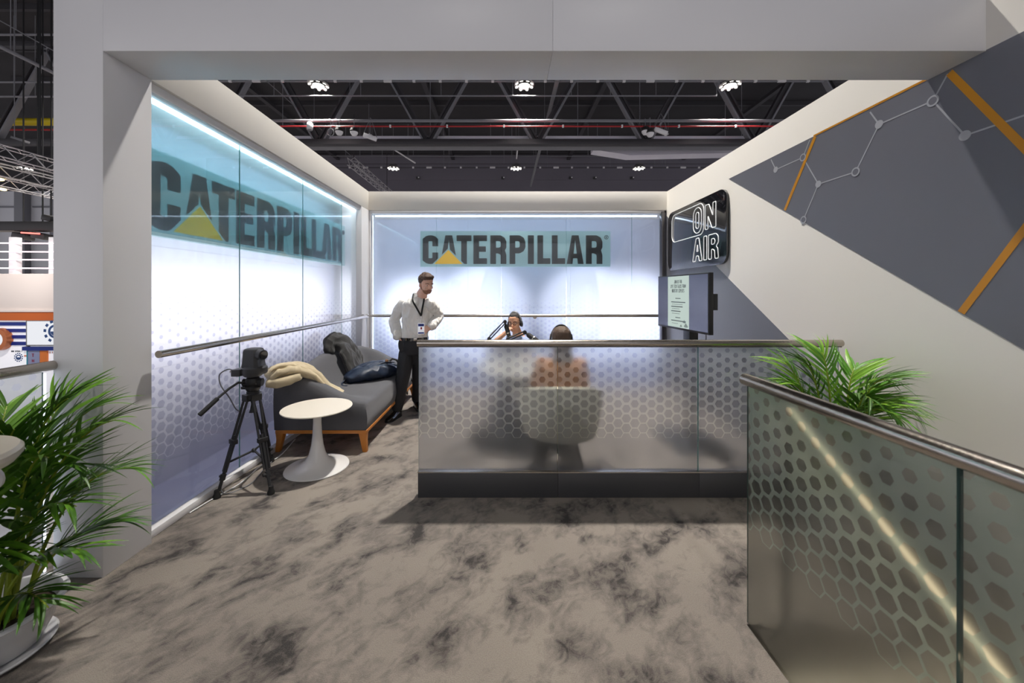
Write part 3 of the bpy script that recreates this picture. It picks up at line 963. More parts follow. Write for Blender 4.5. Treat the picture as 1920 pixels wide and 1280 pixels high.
# flood heads on the far wall
for i, (x, lab) in enumerate(((784, 'flood head on the dark far wall right of the far left lamp'), (943, 'flood head on the dark far wall left of the far middle lamp'), (1070, 'flood head on the dark far wall right of the grey conduit pipe'), (1115, 'flood head on the dark far wall, second from the conduit pipe'), (1185, 'flood head on the dark far wall under the far right lamp'))):
    p = at(x, 334, 35.7)
    t = thing('flood_head', lab, 'lamp', p)
    MB().obox(p + Vector((0, -0.08, 0)), (0.3, 0.16, 0.24), Matrix.Rotation(0.3, 3, 'X')).build('housing', M['black_matte'], t, bevel=0.02)
    MB().obox(p + Vector((0.08, -0.18, 0.02)), (0.12, 0.03, 0.12), Matrix.Rotation(0.3, 3, 'X')).build('lens', M['white_plastic'], t, bevel=0.01)

# view past the left column
pipe('gas_pipe', 'thick yellow pipe crossing the dark roof beyond the column', 'pipe', (-36, 20, 10.62), (-19.5, 20, 10.62), 0.19, M['yellow_pipe'], [(-33, 20, 10.62), (-24.2, 20, 10.62)], n=16,
     clamps=())
pipe('sprinkler_pipe', 'thin red pipe just below the yellow pipe', 'pipe', (-36, 20, 10.2), (-19.5, 20, 10.2), 0.05, M['red_pipe'], [(-30, 20, 10.2), (-23, 20, 10.2)])
pipe('cable_tray', 'ladder-like grey cable tray slanting across the dark roof beyond the column', 'tray', at(-60, 58, 11), at(120, 146, 13.0), 0.06, M['hall_steel'], [at(20, 95, 12)])
pipe('hanging_cable', 'thin taut cable high up beyond the column', 'cable', at(-60, 5, 12), at(120, 106, 13), 0.018, M['grey_plastic'], [at(30, 56, 12.4)])
pipe('cable_conduit', 'thin grey conduit high beyond the column, upper one', 'conduit', at(-80, 154, 17), at(120, 154, 17), 0.04, M['hall_steel'], [at(28, 154, 17), at(70, 154, 17)])
pipe('cable_conduit', 'thin grey conduit high beyond the column, lower one', 'conduit', at(-80, 181, 17), at(120, 181, 17), 0.04, M['hall_steel'], [at(26, 181, 17), at(66, 181, 17)])
pipe('cable_conduit', 'grey conduit close under the roof beyond the column', 'conduit', at(-80, 65, 17), at(120, 65, 17), 0.05, M['hall_steel'], [at(28, 65, 17), at(80, 65, 17)])
p = at(38, 262, 16)
t = thing('batten_lamp', 'grey strip lamp hanging above the lighting trusses', 'lamp', p)
MB().obox(p, (0.62, 0.2, 0.09), Matrix.Rotation(0.32, 3, 'Y')).build('housing', M['grey_plastic'], t, bevel=0.01)
MB().cyl(p + Vector((-.25, 0, .1)), (p.x - .25, p.y, ROD), 0.015, n=6).build('rod', M['hall_steel'], t)

YN = 14.0
M['booth_white'] = mat('booth_cream_white', (232, 222, 216), 0.5)
M['booth_orange'] = mat('booth_burnt_orange', (196, 96, 28), 0.5)
M['booth_blue'] = mat('booth_navy', (16, 44, 132), 0.45)
M['print_white_glow'] = mat('print_white_glow', (240, 240, 242), 0.4, emit=((240, 242, 255), 0.35))  # faint glow put into the white so it looks brightly lit
M['screen_white'] = emitter('screen_white', (240, 242, 248), 0.95)


def nb(x0, x1, y0, y1, dy0, dy1):
    a, c = at(x0, y1, YN), at(x1, y0, YN)
    return MB().box(a.x, c.x, YN + dy0, YN + dy1, a.z, c.z)


def on_nb(dy):
    return lambda u, v, w_: Vector((u, YN + dy - w_, v))


t = thing('exhibition_booth', 'cream booth across the hall with an orange band and navy stripes', 'booth', (-20, YN, -3.2))
a = at(-220, 513, YN)
MB().box(-25, -14, YN, YN + 5, 0.81, 2.21).build('fascia', M['booth_white'], t, bevel=0.01)
MB().box(-25, -14, YN - 0.06, YN, 0.78, 0.86).build('ledge', M['booth_white'], t)
MB().box(-25, -14, YN - 0.02, YN + 4, 0.46, 0.775).build('band', M['booth_orange'], t)
MB().box(-25, -14, YN + 0.1, YN + 0.3, -3.2, 0.455).build('wall', M['print_white_glow'], t)
for y in (604, 616.5, 628.5, 641):
    nb(-30, 47, y, y + 6.5, 0.06, 0.1).build('stripe', M['booth_blue'], t)
nb(47.2, 50.5, 598, 650, 0.02, 0.1).build('frame', M['grey_plastic'], t)
nb(41, 100, 650, 657, 0.0, 0.1).build('stripe', M['booth_blue'], t)
nb(48, 71, 657.5, 700, 0.05, 0.1).build('poster', mat('poster_blue_grey', (142, 150, 184), 0.5), t)
nb(47, 49, 657.5, 700, 0.04, 0.1).build('poster_edge', mat('poster_teal', (60, 150, 170), 0.5), t)
nb(71.5, 85, 657.5, 690, 0.05, 0.1).build('poster', mat('poster_orange', (226, 124, 50), 0.5), t)
p = at(57, 669, YN)
mr = mat('print_red', (150, 40, 70), 0.5)
write_line('T', 0.12, on_nb(0.05), 0, 0.01, p.x, p.z, t, mr, w=.62, s=.18)
p = at(57, 679, YN)
write_line('H', 0.10, on_nb(0.05), 0, 0.01, p.x, p.z, t, mr, w=.8, s=.2)
p = at(16.5, 660.5, YN)
write_line('ION STEEL I', 0.055, on_nb(0.1), 0, 0.01, p.x - 0.03, p.z, t, M['letter'], w=.62, s=.15, gap=.2)
p = at(39, 669.5, YN)
write_line('X8', 0.07, on_nb(0.1), 0, 0.01, p.x, p.z, t, mat('print_orange', (226, 120, 60), 0.5), w=.6, s=.16, gap=.15)
p = at(86.5, 663, YN)
write_line('2 1', 0.07, on_nb(0.1), 0, 0.01, p.x, p.z, t, bpy.data.materials['print_orange'], w=.7, s=.16, gap=.15)


def gear(px, py, r, dy, k, root):
    c = at(px, py, YN)
    circ = lambda q, n=28: [(c.x + q * math.cos(a), c.z + q * math.sin(a)) for a in (2 * PI * i / n for i in range(n))]
    mb_ = mat('logo_blue', (40, 74, 130), 0.5) if 'logo_blue' not in bpy.data.materials else bpy.data.materials['logo_blue']
    MB().ribbon(circ(r * .56), r * .2, on_nb(dy), 0, 0.01, True).build('logo', mb_, root)
    MB().prism([(c.x + r * .42 * math.cos(a), c.z + r * .42 * math.sin(a)) for a in (PI + PI * i / 12 for i in range(13))], on_nb(dy), 0, 0.01).build('logo', mb_, root)
    for i in range(k):
        a = 2 * PI * i / k + 0.2
        MB().ribbon([(c.x + r * math.cos(a - .14), c.z + r * math.sin(a - .14)), (c.x + r * math.cos(a + .14), c.z + r * math.sin(a + .14))], r * .24, on_nb(dy), 0, 0.01).build('logo', mb_, root)


gear(28.5, 670.5, 0.15, 0.1, 12, t)
t = thing('wall_screen', 'white framed screen with a round blue logo on the booth across the hall', 'screen', at(100, 647, YN))
nb(50.6, 150, 600, 648, -0.02, 0.09).build('bezel', M['grey_plastic'], t, bevel=0.01)
nb(52.5, 148, 602, 646, -0.03, -0.021).build('display', M['screen_white'], t)
gear(105, 621, 0.38, -0.03, 11, t)
t = thing('ring_sign', 'copper-orange ring sign on the booth across the hall', 'sign', at(-2, 636, YN))
c = at(-2, 636, YN)
copper = mat('copper_orange', (196, 116, 70), 0.35, 0.3)
MB().lathe([(0.27, -0.18), (0.42, -0.18), (0.42, 0.1), (0.27, 0.1)], (0, 0, 0), 40).build('ring', copper, t)
o = t.children[0]
o.data.transform(Matrix.Translation(-Vector((0, 0, 0))) @ Matrix.Rotation(PI / 2, 4, 'X') @ Matrix.Translation(Vector(t.location)))
MB().prism([(c.x + .27 * math.cos(a), c.z + .27 * math.sin(a)) for a in (2 * PI * i / 32 for i in range(32))], on_nb(-0.02), 0, 0.03).build('face', M['screen_white'], t)
t = thing('light_fence', 'white posts with four glowing light lines on top of the cream booth', 'fence', (-19, YN + 0.1, 2.21))
e = emitter('pinkish_led', (255, 226, 236), 3.2)
for py in (454, 470, 485, 501):
    z = at(0, py, YN).z
    MB().tube([(-25, YN + 0.05, z), (-14, YN + 0.05, z - 0.05)], 0.022, 8).build('light_line', e, t)
for px in (16, 91):
    x = at(px, 0, YN).x
    MB().box(x - 0.13, x + 0.13, YN + 0.1, YN + 0.3, 2.21, 3.6).build('post', M['hall_wall'], t, bevel=0.01)
t = thing('black_truss', 'black draped truss with hanging spot heads above the cream booth', 'truss', (-19, 15.5, 4))
za, zb = at(0, 434, 15.5).z, at(0, 416, 15.5).z
MB().box(-27, -15, 15.3, 15.7, za, zb).build('drape', M['black_matte'], t, bevel=0.05)
for px in (44, 80, 96):
    x = at(px, 0, 15.5).x
    MB().obox((x, 15.5, za - 0.2 if px < 90 else zb + 0.14), (0.55 if px < 90 else 0.4, 0.4, 0.24), Matrix.Rotation(0.2, 3, 'Y')).build('spot_head', M['black_matte'], t, bevel=0.04)
    MB().cyl((x, 15.5, zb), (x, 15.5, ROD), 0.025, n=6).build('chain', M['black_matte'], t)
MB().tube([at(40, 436, 15.2), at(74, 438, 15.2)], 0.03, 8).build('light_line', emitter('red_led', (255, 120, 110), 2.5), t)
# ================================================================== hall lamps
M['lamp_disc'] = emitter('lamp_lens', (255, 250, 240), 3.0)
M['lamp_dome'] = mat('lamp_dome_grey', (120, 116, 118), 0.5)


def hall_lamp(x, y, z, label, k=1.0):
    t = thing('hall_lamp', label, 'lamp', (x, y, z), 'hall lamps in a grid under the roof')
    MB().lathe([(0.0, 0.30), (0.14, 0.29), (0.28, 0.20), (0.42, 0.02), (0.46, -0.05), (0.42, -0.05), (0.27, 0.10), (0.27, 0.27), (0.0, 0.27)], (x, y, z), 20).build('dome', M['lamp_dome'], t)
    MB().cyl((x, y, z + 0.29), (x, y, ROD), 0.02, n=8).build('stem', M['lamp_dome'], t)
    MB().lathe([(0.255, -0.10), (0.265, -0.10), (0.265, 0.25), (0, 0.25), (0, 0.235), (0.255, 0.235)], (x, y, z), 20).build('light_shroud', M['black_soft'], t)  # black shroud added to hide the area light from low angles
    for i in range(8):
        a = 2 * PI * (i + .5) / 8
        c = Vector((x + 0.37 * math.cos(a), y + 0.37 * math.sin(a), z - 0.07))
        R = Matrix.Rotation(a, 3, 'Z') @ Matrix.Rotation(0.45, 3, 'Y')
        ax = R @ Vector((0, 0, -1))
        MB().cyl(c, c + ax * 0.02, 0.072, n=14).build('lens', M['lamp_disc'], t)
    ld = bpy.data.lights.new('lamp_light', 'AREA')
    ld.shape = 'DISK'
    ld.size = 0.46
    ld.energy = LAMP_W * k
    ld.color = LAMP_COL
    ld.spread = math.radians(108)
    lo = bpy.data.objects.new('lamp_light', ld)
    COL.objects.link(lo)
    lo.parent = t
    lo.location = (0, 0, 0.21)
    return t


cols = ((-8.45, 'left'), (0.92, 'middle'), (10.3, 'right'))
REAR = 0.75
for y, row in ((28.5, 'far'), (17.0, 'near'), (5.5, 'overhead'), (-6.0, 'rear')):
    for x, c in cols:
        lab = {'far': 'small lamp cluster in the far row under the roof, %s one', 'near': 'round eight-lens lamp cluster in the near row, %s one of three',
               'overhead': 'lamp cluster high over the booth, %s one of that row', 'rear': 'lamp cluster high behind the booth front, %s one of that row'}[row] % c
        hall_lamp(x, y, 11.0, lab, REAR if row == 'rear' else 1.0)
for x, y, lab in ((-17.85, 17.0, 'lamp cluster beyond the left wall, nearer of the two there'), (-27.2, 17.0, 'lamp cluster high over the cream booth across the hall'), (-17.85, 28.5, 'lamp cluster beyond the left wall, farther of the two there'), (-36.6, 28.5, 'lamp cluster before the pale far wall beyond the column')):
    hall_lamp(x, y, 11.0, lab)
# ================================================================== furniture and things in the booth
M['sofa'] = mat('charcoal_wool', (84, 84, 88), 0.9, bump=0.25, bscale=350, vary=0.06, vscale=60, sheen=0.2)
M['oak'] = mat('honey_oak', (188, 118, 44), 0.45, vary=0.15, vscale=12, stretch=(1, 8, 1))
M['table_white'] = mat('cream_white_lacquer', (232, 224, 210), 0.3)
M['pedestal'] = mat('white_gloss_lacquer', (226, 224, 222), 0.18, coat=0.4)

# ---- sofa: one upholstered shell with a wavy back
X0, X1, Y0, Y1 = -2.215, -1.33, 3.60, 5.56
sofa = thing('sofa', 'charcoal wool sofa with a wavy back on an oak frame along the glass wall', 'sofa', (-1.77, 4.58, 0))


def sm(a, b_, x):
    t_ = min(1, max(0, (x - a) / (b_ - a)))
    return t_ * t_ * (3 - 2 * t_)


def sofa_top(x, y):
    u = (x - X0) / (X1 - X0)                     # 0 back .. 1 front
    v = (y - Y0) / (Y1 - Y0)
    back_h = 0.735 + 0.085 * math.exp(-((v - 0.5) / 0.22) ** 2)
    arm_h = 0.735 - (0.735 - 0.475) * sm(0.18, 0.98, u)
    wb_ = 1 - sm(0.10, 0.40, u)
    e = min(y - Y0, Y1 - y)
    wa = 1 - sm(0.10, 0.34, e)
    seat = 0.44 + 0.012 * math.sin(v * PI)
    h = seat + (back_h - seat) * wb_
    h2 = seat + (arm_h - seat) * wa
    k = 14.0
    return math.log(math.exp(k * h * 2) + math.exp(k * h2 * 2)) / (2 * k) - 0.012


def rnd(a):
    return a


nx, ny = 44, 70
gx = [X0 + (X1 - X0) * (0.5 - 0.5 * math.cos(PI * i / nx)) * 1.0 for i in range(nx + 1)]
gy = [Y0 + (Y1 - Y0) * j / ny for j in range(ny + 1)]
gy = sorted(set(gy + [Y0 + 0.012, Y1 - 0.012]))
ny = len(gy) - 1
m = MB()
vs, fs = [], []
for i, x in enumerate(gx):
    for j, y in enumerate(gy):
        ex = min(x - X0, X1 - x)
        ey = min(y - Y0, Y1 - y)
        rr = 0.05
        drop = 0
        for e in (ex, ey):
            if e < rr:
                drop += rr - math.sqrt(max(0, rr * rr - (rr - e) ** 2))
        vs.append((x, y, sofa_top(min(max(x, X0 + .02), X1 - .02), y) - min(drop, rr * 1.2)))
N1 = ny + 1
for i in range(nx):
    for j in range(ny):
        fs.append((i * N1 + j, (i + 1) * N1 + j, (i + 1) * N1 + j + 1, i * N1 + j + 1))
# skirt: slightly bulging sides down to the frame
per = [i * N1 for i in range(nx + 1)] + [nx * N1 + j for j in range(1, N1)] + [i * N1 + ny for i in range(nx - 1, -1, -1)] + [j for j in range(ny - 1, 0, -1)]
prev = per
cx, cy = (X0 + X1) / 2, (Y0 + Y1) / 2
for k in range(1, 7):
    cur = []
    for q in per:
        p = Vector(vs[q])
        tt = k / 6
        z = p.z + (0.212 - p.z) * tt
        bulge = 0.018 * math.sin(PI * min(1, tt * 1.05))
        nxv = -1 if abs(p.x - X0) < 1e-4 else (1 if abs(p.x - X1) < 1e-4 else 0)
        nyv = -1 if abs(p.y - Y0) < 1e-4 else (1 if abs(p.y - Y1) < 1e-4 else 0)
        cur.append(len(vs))
        if nxv < 0:
            bulge *= 0.3
        vs.append((p.x + nxv * bulge, p.y + nyv * bulge, z))
    n_ = len(per)
    for a in range(n_):
        fs.append((prev[a], prev[(a + 1) % n_], cur[(a + 1) % n_], cur[a]))
    prev = cur
fs.append(tuple(prev))
m.add(vs, fs)
m.build('upholstery', M['sofa'], sofa, angle=60)
MB().box(X0 + 0.01, X1 + 0.005, Y0 - 0.005, Y1 + 0.005, 0.178, 0.211).build('oak_frame', M['oak'], sofa, bevel=0.004)
for x, sx in ((X0 + 0.05, 1), (X1 - 0.035, -1)):
    for y, sy in ((Y0 + 0.03, 1), (Y1 - 0.03, -1)):
        q = [[(x + sx * k * 0 + dx * w_ + (-sx) * sl, y + dy * w_ + (-sy) * sl * .5, z) for dx, dy in ((-1, -1), (1, -1), (1, 1), (-1, 1))] for z, w_, sl in ((0.0, 0.021, 0.022), (0.12, 0.028, 0.004), (0.18, 0.036, 0.0))]
        MB().loft(q).build('leg', M['oak'], sofa, bevel=0.003)


# ---- cloth heaps
def flat_loft(path, wid, thick, folds, seed, name_mb=None, amp=0.35, n=40, up=(0, 0, 1), ang=None):
    """draped cloth: a flattened section swept along a path, its outline rippled by lengthwise folds"""
    path = [Vector(p) for p in path]
    mbx = MB()
    rings = []
    mm = len(path)
    rng = random.Random(seed)
    ph = [rng.random() * 6.28 for _ in range(6)]
    for i in range(mm):
        t_ = (path[min(i + 1, mm - 1)] - path[max(i - 1, 0)]).normalized()
        u = Vector(up)
        if ang:
            u = Vector(ang[i])
        u = (u - t_ * u.dot(t_)).normalized()
        s = t_.cross(u)
        ring = []
        for j in range(n):
            a = 2 * PI * j / n
            g = 1 - abs(math.sin(folds * a / 2 + ph[0] + 0.5 * math.sin(i * 0.22 + ph[2])))
            g2 = 1 - abs(math.sin((folds + 2) * a / 2 + ph[1] - i * 0.09))
            f = 1 + amp * (0.12 - 0.62 * g ** 3 - 0.34 * g2 ** 4)
            fw = 1 + amp * (0.05 - 0.16 * g ** 3)
            ring.append(path[i] + s * math.cos(a) * wid[i] * fw + u * math.sin(a) * thick[i] * f)
        rings.append(ring)
    mbx.loft(rings)
    return mbx


def interp(pts, vals, n):
    P, V = [], []
    for k in range(n):
        f = k / (n - 1) * (len(pts) - 1)
        i = min(int(f), len(pts) - 2)
        t_ = f - i
        p = [Vector(pts[max(0, min(len(pts) - 1, q))]) for q in (i - 1, i, i + 1, i + 2)]
        P.append(0.5 * (2 * p[1] + (p[2] - p[0]) * t_ + (2 * p[0] - 5 * p[1] + 4 * p[2] - p[3]) * t_ ** 2 + (3 * p[1] - p[0] - 3 * p[2] + p[3]) * t_ ** 3))
        V.append([a + (b_ - a) * t_ for a, b_ in zip(vals[i], vals[i + 1])])
    return P, V


M['beige_cloth'] = mat('beige_gabardine', (203, 187, 154), 0.8, bump=0.2, bscale=500, sheen=0.2)
M['black_cloth'] = mat('black_wool_cloth', (44, 43, 42), 0.85, bump=0.3, bscale=400, sheen=0.2)
M['navy'] = mat('navy_nylon', (26, 38, 58), 0.4, bump=0.15, bscale=600)
t = thing('beige_coat', 'beige coat folded along the near arm of the sofa', 'coat', (-2.0, 3.7, 0.75))
pts = [(-2.19, 3.47, .745)] + [(x_, y_, sofa_top(x_, max(y_, Y0 + .06)) + h_) for x_, y_, h_ in ((-2.15, 3.52, .045), (-2.09, 3.60, .055), (-2.01, 3.68, .055), (-1.92, 3.75, .05), (-1.83, 3.81, .04), (-1.745, 3.85, .03), (-1.67, 3.87, .018))]
val = [(.06, .038), (.10, .050), (.125, .054), (.13, .052), (.125, .045), (.12, .036), (.11, .028), (.09, .016)]
P, V = interp(pts, val, 34)
organic('coat_body', flat_loft(P, [v[0] for v in V], [v[1] * 1.1 for v in V], 5, 3, amp=1.0), M['beige_cloth'], t, 0.006, 1, 0.007, 11, 2.0)
for sd, off in ((5, (0.02, -.06, .042)), (14, (.0, .02, .05))):
    P2_ = [p + Vector(off) + Vector((0, 0.025 * math.sin(i * .3 + sd), 0.008 * math.sin(i * .5 + sd))) for i, p in enumerate(P[2:24])]
    organic('fold', flat_loft(P2_, [v[0] * .24 * math.sin(PI * (i + 1) / 24) for i, v in enumerate(V[2:24])], [v[1] * .42 * math.sin(PI * (i + 1) / 24) for i, v in enumerate(V[2:24])], 2, sd, amp=.7), M['beige_cloth'], t, 0.008, 1, 0.006, 14, sd)
organic('sleeve', flat_loft([(-2.19, 3.45, .71), (-2.12, 3.48, .70), (-2.03, 3.53, .715), (-1.94, 3.57, .74)], [.05, .065, .065, .05], [.045, .05, .045, .03], 2, 4, amp=.5), M['beige_cloth'], t, 0.008, 1, 0.006, 14, 4)

t = thing('black_jacket', 'black jacket thrown over the back of the sofa', 'jacket', (-2.0, 4.7, 0.8))
pts = [(-2.12, 4.52, .80), (-2.13, 4.58, .895), (-2.09, 4.66, .915), (-2.02, 4.72, .87), (-1.965, 4.74, .77), (-1.91, 4.72, .66), (-1.86, 4.66, .55), (-1.81, 4.6, .475)]
val = [(.05, .03), (.09, .05), (.14, .05), (.19, .05), (.20, .05), (.19, .045), (.15, .04), (.10, .03)]
P, V = interp(pts, val, 34)
organic('jacket_body', flat_loft(P, [v[0] for v in V], [v[1] for v in V], 4, 11, amp=.8, up=(1, 0, .6)), M['black_cloth'], t, 0.009, 1, 0.016, 9, 5.0)
organic('sleeve', flat_loft([(-2.03, 4.9, .86), (-1.97, 4.95, .77), (-1.93, 4.98, .67), (-1.9, 4.97, .57)], [.055, .07, .07, .055], [.04, .045, .045, .035], 2, 8, amp=.4, up=(1, 0, .5)), M['black_cloth'], t, 0.01, 2, 0.006, 12, 7)

t = thing('navy_bag', 'navy blue backpack lying on the sofa seat, tan tab on its strap', 'bag', (-1.62, 4.72, 0.46))
pts = [(-1.86, 4.42, .50), (-1.79, 4.5, .53), (-1.68, 4.62, .55), (-1.58, 4.74, .555), (-1.49, 4.86, .54), (-1.43, 4.94, .51)]
val = [(.07, .04), (.16, .075), (.21, .10), (.21, .105), (.17, .085), (.08, .04)]
P, V = interp(pts, val, 26)
organic('bag_body', flat_loft(P, [v[0] for v in V], [v[1] for v in V], 3, 21, amp=.35), M['navy'], t, 0.009, 1, 0.014, 10, 3.0)
for k, of in enumerate((-.06, .05)):
    q = [p + Vector((of, -of, .07 + .03 * math.sin(i / len(P) * PI))) for i, p in enumerate(P[5:22])]
    MB().tube(q, 0.018, 8, flat=.4).build('strap', M['navy'], t)
MB().tube([(-1.50, 4.84, .63), (-1.46, 4.88, .67), (-1.41, 4.9, .65), (-1.38, 4.93, .59), (-1.36, 4.96, .54), (-1.40, 4.97, .50)], 0.014, 8).build('strap', M['black_cloth'], t)
MB().obox((-1.50, 4.76, .645), (.035, .03, .075), Matrix.Rotation(.3, 3, 'Y')).build('tan_tab', mat('tan_leather', (196, 140, 92), .6), t, bevel=.006)
MB().obox((-1.42, 4.74, .56), (.03, .02, .022), Matrix.Rotation(.5, 3, 'Y')).build('pink_tab', mat('pink_tag', (214, 40, 96), .5), t, bevel=.004)
MB().tube([(-1.88, 4.42, .50), (-1.9, 4.36, .47), (-1.86, 4.3, .455), (-1.8, 4.28, .46)], 0.012, 8).build('strap', M['navy'], t)

# ---- round side table
tc = (-1.645, 3.29)
t = thing('side_table', 'white round tulip side table in front of the sofa', 'table', (tc[0], tc[1], 0))
MB().lathe([(0, .512), (.24, .512), (.283, .520), (.288, .526), (.286, .531), (0, .531)], (tc[0], tc[1], 0), 64).build('tabletop', M['table_white'], t, angle=25)
MB().lathe([(0, 0), (.255, 0), (.262, .005), (.258, .011), (.20, .022), (.14, .042), (.095, .075), (.068, .125), (.05, .20), (.039, .30), (.034, .40), (.034, .512), (0, .512)], (tc[0], tc[1], 0), 64).build('pedestal', M['pedestal'], t, angle=40)

# ---- tripod with the remote camera
ax, ay = -2.03, 3.02
t = thing('camera_tripod', 'black video tripod with a long pan handle beside the glass wall', 'tripod', (ax, ay, 0))
bm_ = M['black_matte']
feet = [Vector((-2.155, 2.80, 0)), Vector((-1.785, 2.86, 0)), Vector((-2.12, 3.40, 0))]
apex = Vector((ax, ay, 0.70))
MB().lathe([(0, .675), (.05, .675), (.062, .69), (.062, .715), (.045, .73), (.045, .745), (0, .745)], (ax, ay, 0), 20).build('bowl', bm_, t)
MB().lathe([(0, .57), (.028, .575), (.02, .60), (.014, .64), (.02, .68), (0, .68)], (ax, ay, 0), 14).build('lock_knob', bm_, t)
for f in feet:
    d = f - apex
    h = Vector((d.x, d.y, 0)).normalized()
    s = h.cross(Vector((0, 0, 1)))
    top = apex + h * 0.05
    lg = MB()
    kn = top + (f - top) * 0.45
    for k in (-1, 1):
        lg.cyl(top + s * k * .026, kn + s * k * .022, .009, n=10)
        lg.cyl(top + (f - top) * .06 + s * k * .026, kn + (f - top) * .30 + s * k * .019, .008, n=10)
    lg.obox(top, (.03, .075, .05), Matrix((h, s, Vector((0, 0, 1)))).transposed())
    o = lg.build('leg', bm_, t)
    MB().cyl(kn - (f - top) * .06, f - (f - top) * .07, .0125, .011, 12).build('leg_tube', bm_, o)
    MB().obox(kn, (.036, .07, .035), Matrix((h, s, Vector((0, 0, 1)))).transposed()).build('clamp', bm_, o, bevel=.004)
    q = top + (f - top) * .80
    MB().cyl(q - (f - top) * .03, q + (f - top) * .03, .019, n=12).build('clamp', bm_, o)
    MB().cyl(q, q + s * .035, .012, n=10).build('knob', bm_, o)
    MB().lathe([(0, 0), (.026, 0), (.027, .012), (.018, .035), (.016, .06), (0, .06)], (f.x, f.y, 0), 14).build('foot', M['black_soft'], o)
mid = Vector((ax, ay, .265)) + (sum(feet, Vector()) / 3 - Vector((ax, ay, 0))) * .6
for f in feet:
    q = apex + (f - apex) * .66
    MB().cyl(mid, q, .0085, n=10).build('spreader', bm_, t)
MB().ell(mid, .018).build('spreader_hub', bm_, t)
MB().lathe([(0, .745), (.04, .745), (.05, .76), (.055, .775), (.04, .79), (.05, .80), (.055, .82), (.05, .85), (.03, .865), (0, .865)], (ax, ay, 0), 20).build('fluid_head', bm_, t)
MB().cyl((ax - .07, ay - .01, .815), (ax + .07, ay + .01, .815), .032, n=16).build('tilt_drum', bm_, t)
MB().obox((ax - .045, ay - .01, .775), (.07, .04, .022)).build('lock_lever', bm_, t, bevel=.004)
MB().tube([(ax - .045, ay - .03, .815), at(447, 717, 2.94), at(430, 728, 2.89), at(405, 749, 2.81)], .0095, 10).build('pan_handle', bm_, t)
MB().tube([at(408, 747, 2.82), at(374, 778, 2.71)], .0165, 12).build('grip', M['black_soft'], t)
# remote camera
t = thing('remote_camera', 'dark grey remote pan camera mounted on the black tripod', 'camera', (ax, ay, .865))
cg = mat('dark_grey_plastic', (58, 58, 60), .45)
MB().lathe([(0, .885), (.085, .885), (.092, .895), (.092, .935), (.078, .95), (0, .95)], (ax + .012, ay, 0), 28).build('base', cg, t)
MB().lathe([(0, .865), (.06, .865), (.075, .885), (.08, .90), (0, .90)], (ax, ay, 0), 20).build('mount_plate', cg, t)
MB().obox((ax - .085, ay - .03, .905), (.07, .11, .055)).build('connector_box', cg, t, bevel=.006)
for k in (0, 1, 2):
    MB().cyl((ax - .118, ay - .06 + .03 * k, .912), (ax - .14, ay - .06 + .03 * k, .914), .009, n=10).build('connector', M['steel'], t)
MB().loft([[(ax + .005 + a * sx_, ay + b_ * sy_, z) for a, b_ in ((-1, -.7), (-.7, -1), (.7, -1), (1, -.7), (1, .7), (.7, 1), (-.7, 1), (-1, .7))] for z, sx_, sy_ in ((.945, .070, .07), (.97, .064, .068), (1.02, .06, .066), (1.07, .058, .064), (1.085, .052, .058), (1.092, .042, .045))]).build('yoke', cg, t, angle=30)
MB().cyl((ax + .03, ay - .01, 1.045), (ax + .105, ay - .035, 1.04), .042, n=20).build('lens_barrel', cg, t)
MB().cyl((ax + .104, ay - .034, 1.04), (ax + .112, ay - .037, 1.04), .033, n=20).build('lens', M['black_gloss'], t)
t = tag(MB().tube([Vector(p) for p in interp([(ax - .14, ay - .03, .914), at(428, 692, 2.92), at(412, 702, 2.87), at(414, 722, 2.87), at(430, 745, 2.91), at(441, 765, 2.95), (ax - .075, ay - .03, .55), (ax - .10, ay - .10, .35), (ax - .125, ay - .16, .15), (ax - .10, ay - .18, .012), (ax + .0, ay - .02, .008), (ax - .06, ay + .25, .008), (ax - .10, ay + .6, .008)], [(0,)] * 13, 60)[0]], .0045, 8).build('camera_cable', M['grey_plastic'] if 'grey_plastic' in M else M['joint']), 'thin grey cable looping from the tripod camera down to the carpet', 'cable')
t = tag(MB().tube([Vector(p) for p in interp([(-2.19, 2.6, .008), (-2.17, 2.75, .008), (-2.12, 3.0, .008), (-2.15, 3.3, .008), (-2.10, 3.5, .008), (-2.18, 3.9, .008)], [(0,)] * 6, 30)[0]], .005, 8).build('floor_cable', M['white_frame']), 'pale cable lying on the carpet along the glass wall', 'cable')

# ---- television on its stand
hh = .57
pL, pR = at(1234, 565, 4.33), at(1329, 565, 3.38)
c = Vector(((pL.x + pR.x) / 2, (pL.y + pR.y) / 2, 1.437))
ud = Vector((pR.x - pL.x, pR.y - pL.y, 0))
W = ud.length
ud.normalize()
nd = Vector((ud.y, -ud.x, 0))
if nd.x > 0:
    nd = -nd


def on_tv(u, v, w_):
    return c + ud * u + Vector((0, 0, v)) + nd * w_


t = thing('television', 'flat television showing a white talk-schedule page beside the right wall', 'television', c)
fr = [(-W / 2, -hh / 2), (W / 2, -hh / 2), (W / 2, hh / 2), (-W / 2, hh / 2)]
MB().prism(fr, on_tv, -.045, 0).build('casing', M['black_matte'], t, bevel=.004)
q = .012
MB().prism([(-W / 2 + q, -hh / 2 + q + .008), (W / 2 - q, -hh / 2 + q + .008), (W / 2 - q, hh / 2 - q), (-W / 2 + q, hh / 2 - q)], on_tv, 0, .001).build('screen', mat('dark_screen', (30, 31, 40), .16, emit=((120, 120, 165), .16)), t)
pw = .205
pc = -.045
MB().prism([(pc - pw, -hh / 2 + .022), (pc + pw, -hh / 2 + .022), (pc + pw, hh / 2 - .014), (pc - pw, hh / 2 - .014)], on_tv, .001, .0016).build('page', emitter('page_mint_white', (220, 238, 230), .72), t)
ink = mat('ink_dark', (34, 44, 46), .5)
